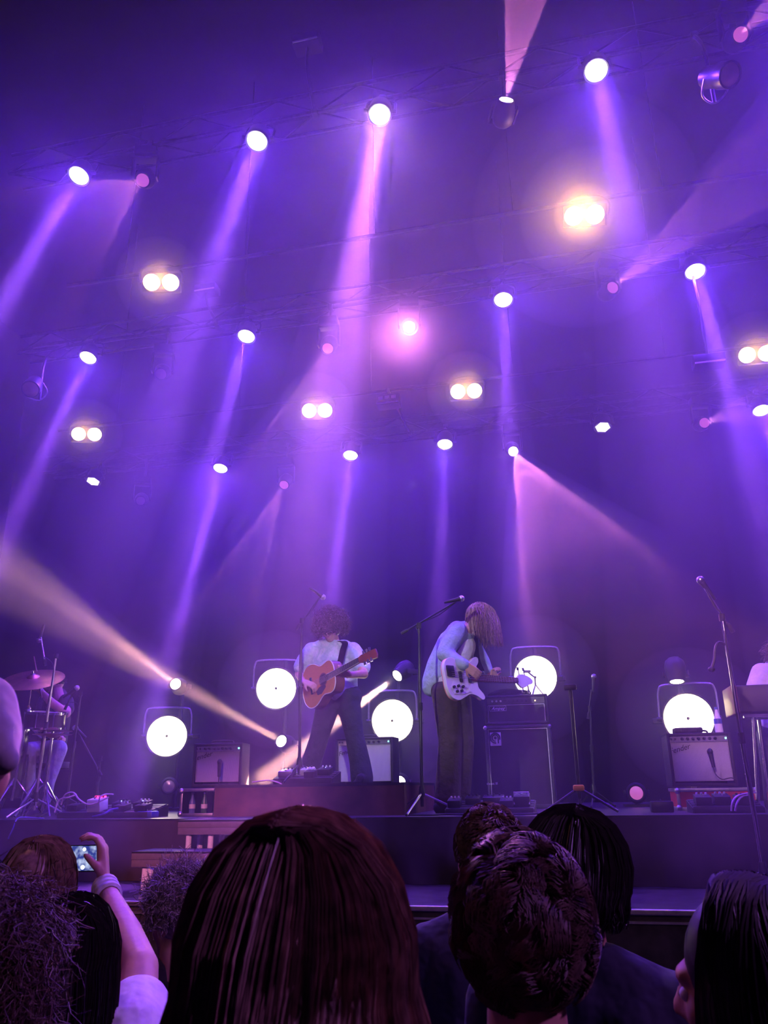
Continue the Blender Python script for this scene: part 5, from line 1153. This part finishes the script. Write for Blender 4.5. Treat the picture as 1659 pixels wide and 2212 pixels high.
b.limb([(sh, .055), (sh.lerp(el, .6), .048), (el, .043), (el.lerp(wr, .35), .042), (el.lerp(wr, .8), .029), (wr, .027)]); hand(b, wr + V((0, 0, .008)), ZZ * .9 - HR * .12, -HR * .9 - HF * .15, 42, 1, 1.0)
remesh(build(b, 'raised_arm', 'skin', tt), .006, 3)
b = MB().limb([(sh, .078), (sh.lerp(el, .42), .082), (sh.lerp(el, .70) - V((0, 0, .02)), .078), (sh.lerp(el, .72) - V((0, .0, .07)), .055)]); remesh(build(b, 'sleeve', 'whitetee', tt), .010, 4)
wb = MB(); ax = (el - wr).normalized()
for k in range(3): wb.lathe([(.030, -.012), (.037, -.006), (.037, .006), (.030, .012), (.030, -.012)], 18, frame((1, 0, 0), ax, wr + ax * (.028 + k * .022)))
build(wb, 'wristband', 'whitetee', tt)
for k in (-1,): 
    b = MB().limb([(f(k * .175, -.02, -.36), .05), (f(k * .205, -.04, -.65), .040), (f(k * .19, .10, -.85), .028)]); hand(b, f(k * .19, .11, -.87), ZZ * -.6 + HF * .6, V((-k, 0, 0)), 35, -k); remesh(build(b, 'lowered_arm', 'skin', tt), .008, 3)
PH = at(172, 1854, 2.24)
t = thing('mobile_phone', 'phone held sideways with a glowing blue screen, filming the stage', 'phone', frame(HR, -HF + V((0, 0, .0)), PH))
build(MB().box((0, 0, -.004), (.150, .074, .009), bev=.003), 'case', 'rubber', t, local=True)
scm = bpy.data.materials.new('phone_screen_picture'); scm.use_nodes = True; nt = scm.node_tree; bs = nt.nodes['Principled BSDF']; tc = nt.nodes.new('ShaderNodeTexCoord'); vz = nt.nodes.new('ShaderNodeTexNoise'); vz.inputs['Scale'].default_value = 55
nt.links.new(tc.outputs['Object'], vz.inputs['Vector']); rp = nt.nodes.new('ShaderNodeValToRGB'); rp.color_ramp.elements[0].position = .42; rp.color_ramp.elements[0].color = (.03, .05, .30, 1); rp.color_ramp.elements[1].position = .72; rp.color_ramp.elements[1].color = (.6, .7, 1, 1)
nt.links.new(vz.outputs['Fac'], rp.inputs[0]); nt.links.new(rp.outputs[0], bs.inputs['Emission Color']); bs.inputs['Emission Strength'].default_value = 1.0; bs.inputs['Base Color'].default_value = (.01, .01, .02, 1); scm.cycles.emission_sampling = 'NONE'
sc_ = build(MB().box((0, 0, .0012), (.138, .066, .001)), 'screen', scm, t, local=True)
icons = MB().lathe([(0, .0022), (.006, .0022), (.006, .002)], 14, Matrix.Translation((.012, -.024, 0))).lathe([(0, .0022), (.005, .0022), (.005, .002)], 14, Matrix.Translation((.012, .024, 0)))
build(icons, 'screen_icons', glow('icon_glow', (.9, 1, 1), 2), sc_, local=True)
p = at(8, 1915, 1.42); crowd('person with dark reddish curls at the picture corner', p.x, 1.42, p.z, -10, 'skin2', 'blacktee', curly_mop('h_brown', 3800, .055, .0015, 30))
p = at(398, 1882, 2.6)
def fluffy(t, HC, R):
    cap_base(t, HC, R, 'h_grey', .012); build(curls(HC + R @ V((0, -.01, .03)), R, (.085, .10, .10), 3200, .05, .0020, 31, lambda d: d.z > -.35 and not (d.y > .45 and d.z < .25), 1.6, .012, .0, .9, 8), 'hair', 'h_grey', t)
    gl = MB()
    for k in (-1, 1): gl.tube([HC + R @ V((k * .033 + .024 * math.cos(a), .106, -.006 + .019 * math.sin(a))) for a in [i * PI / 8 for i in range(17)]], .002, 5); gl.tube([HC + R @ V((k * .057, .104, 0)), HC + R @ V((k * .078, .0, 0))], .002, 5)
    gl.tube([HC + R @ V((-.01, .108, 0)), HC + R @ V((.01, .108, 0))], .002, 5); build(gl, 'glasses', 'chrome', t)
crowd('person with a fluffy crown of hair and glasses, turned sideways', p.x, 2.6, p.z, 66, 'skin', 'blacktee', fluffy, pitch=-8)
# raised grey sleeve at the picture edge
x, Y = -1.02, .70; ztop = 1.72
t = thing('person', 'person in a grey knitted top raising an elbow into the picture edge above the crowd', 'person', (x, Y, 0), 'audience before the stage')
HC = V((x, Y, ztop - .13)); R = rot(-5); el = at(-16, 1610, .80); sh = V((x + .16, Y, ztop - .34)); hd_ = at(-190, 1420, .86)
b = MB(); head_shape(b, HC, R); b.limb([(HC + V((0, -.02, -.1)), .055), (V((x, Y - .03, ztop - .3)), .062)]).limb([(V((x, Y, ztop - .4)), .11), (V((x, Y, ztop - .85)), .12)])
b.limb([(sh, .05), (sh.lerp(el, .6), .042), (el - V((.01, 0, .035)), .032)]).limb([(el, .03), (hd_, .026)]); hand(b, hd_, V((-.2, .3, .9)), V((0, 1, 0)), 45, 1)
remesh(build(b, 'body', 'skin', t), .008, 3)
b = MB().limb([(V((x, Y, ztop - .36)), .10), (V((x, Y, ztop - .88)), .13)]).limb([(V((x - .16, Y, ztop - .36)), .068), (V((x + .15, Y, ztop - .36)), .068)]); remesh(build(b, 'shirt', 'greyknit', t), .012, 3)
b = MB().limb([(hd_.lerp(el, .45), .036), (at(-40, 1530, .81), .040), (at(-18, 1590, .80), .034), (at(8, 1640, .79), .018)]).limb([(at(-60, 1530, .81), .04), (at(-40, 1640, .80), .032)]); remesh(build(b, 'sleeve', 'greyknit', t), .006, 5)
b = MB()
for k in (-1, 1): b.limb([(V((x + k * .085, Y, ztop - .9)), .11), (V((x + k * .09, Y, .5)), .07), (V((x + k * .09, Y, .06)), .055)])
remesh(build(b, 'trousers', 'jeans', t), .018, 3)
short_hair('h_brown', 1500, .03, .0016, 33)(t, HC, R)

# ================================================================== HAZE
o = build(MB().box((0, 6.82, 6.45), (17.6, 7.66, 5.7)), 'stage_haze', 'haze', smooth=False); tag(o, 'violet haze hanging in the lighting rig', None, None, 'stuff')
o = build(MB().box((0, 7.0, 2.51), (17.6, 6.9, 2.16)), 'stage_haze', 'low_haze', smooth=False); tag(o, 'thinner haze drifting low over the stage deck', None, None, 'stuff')
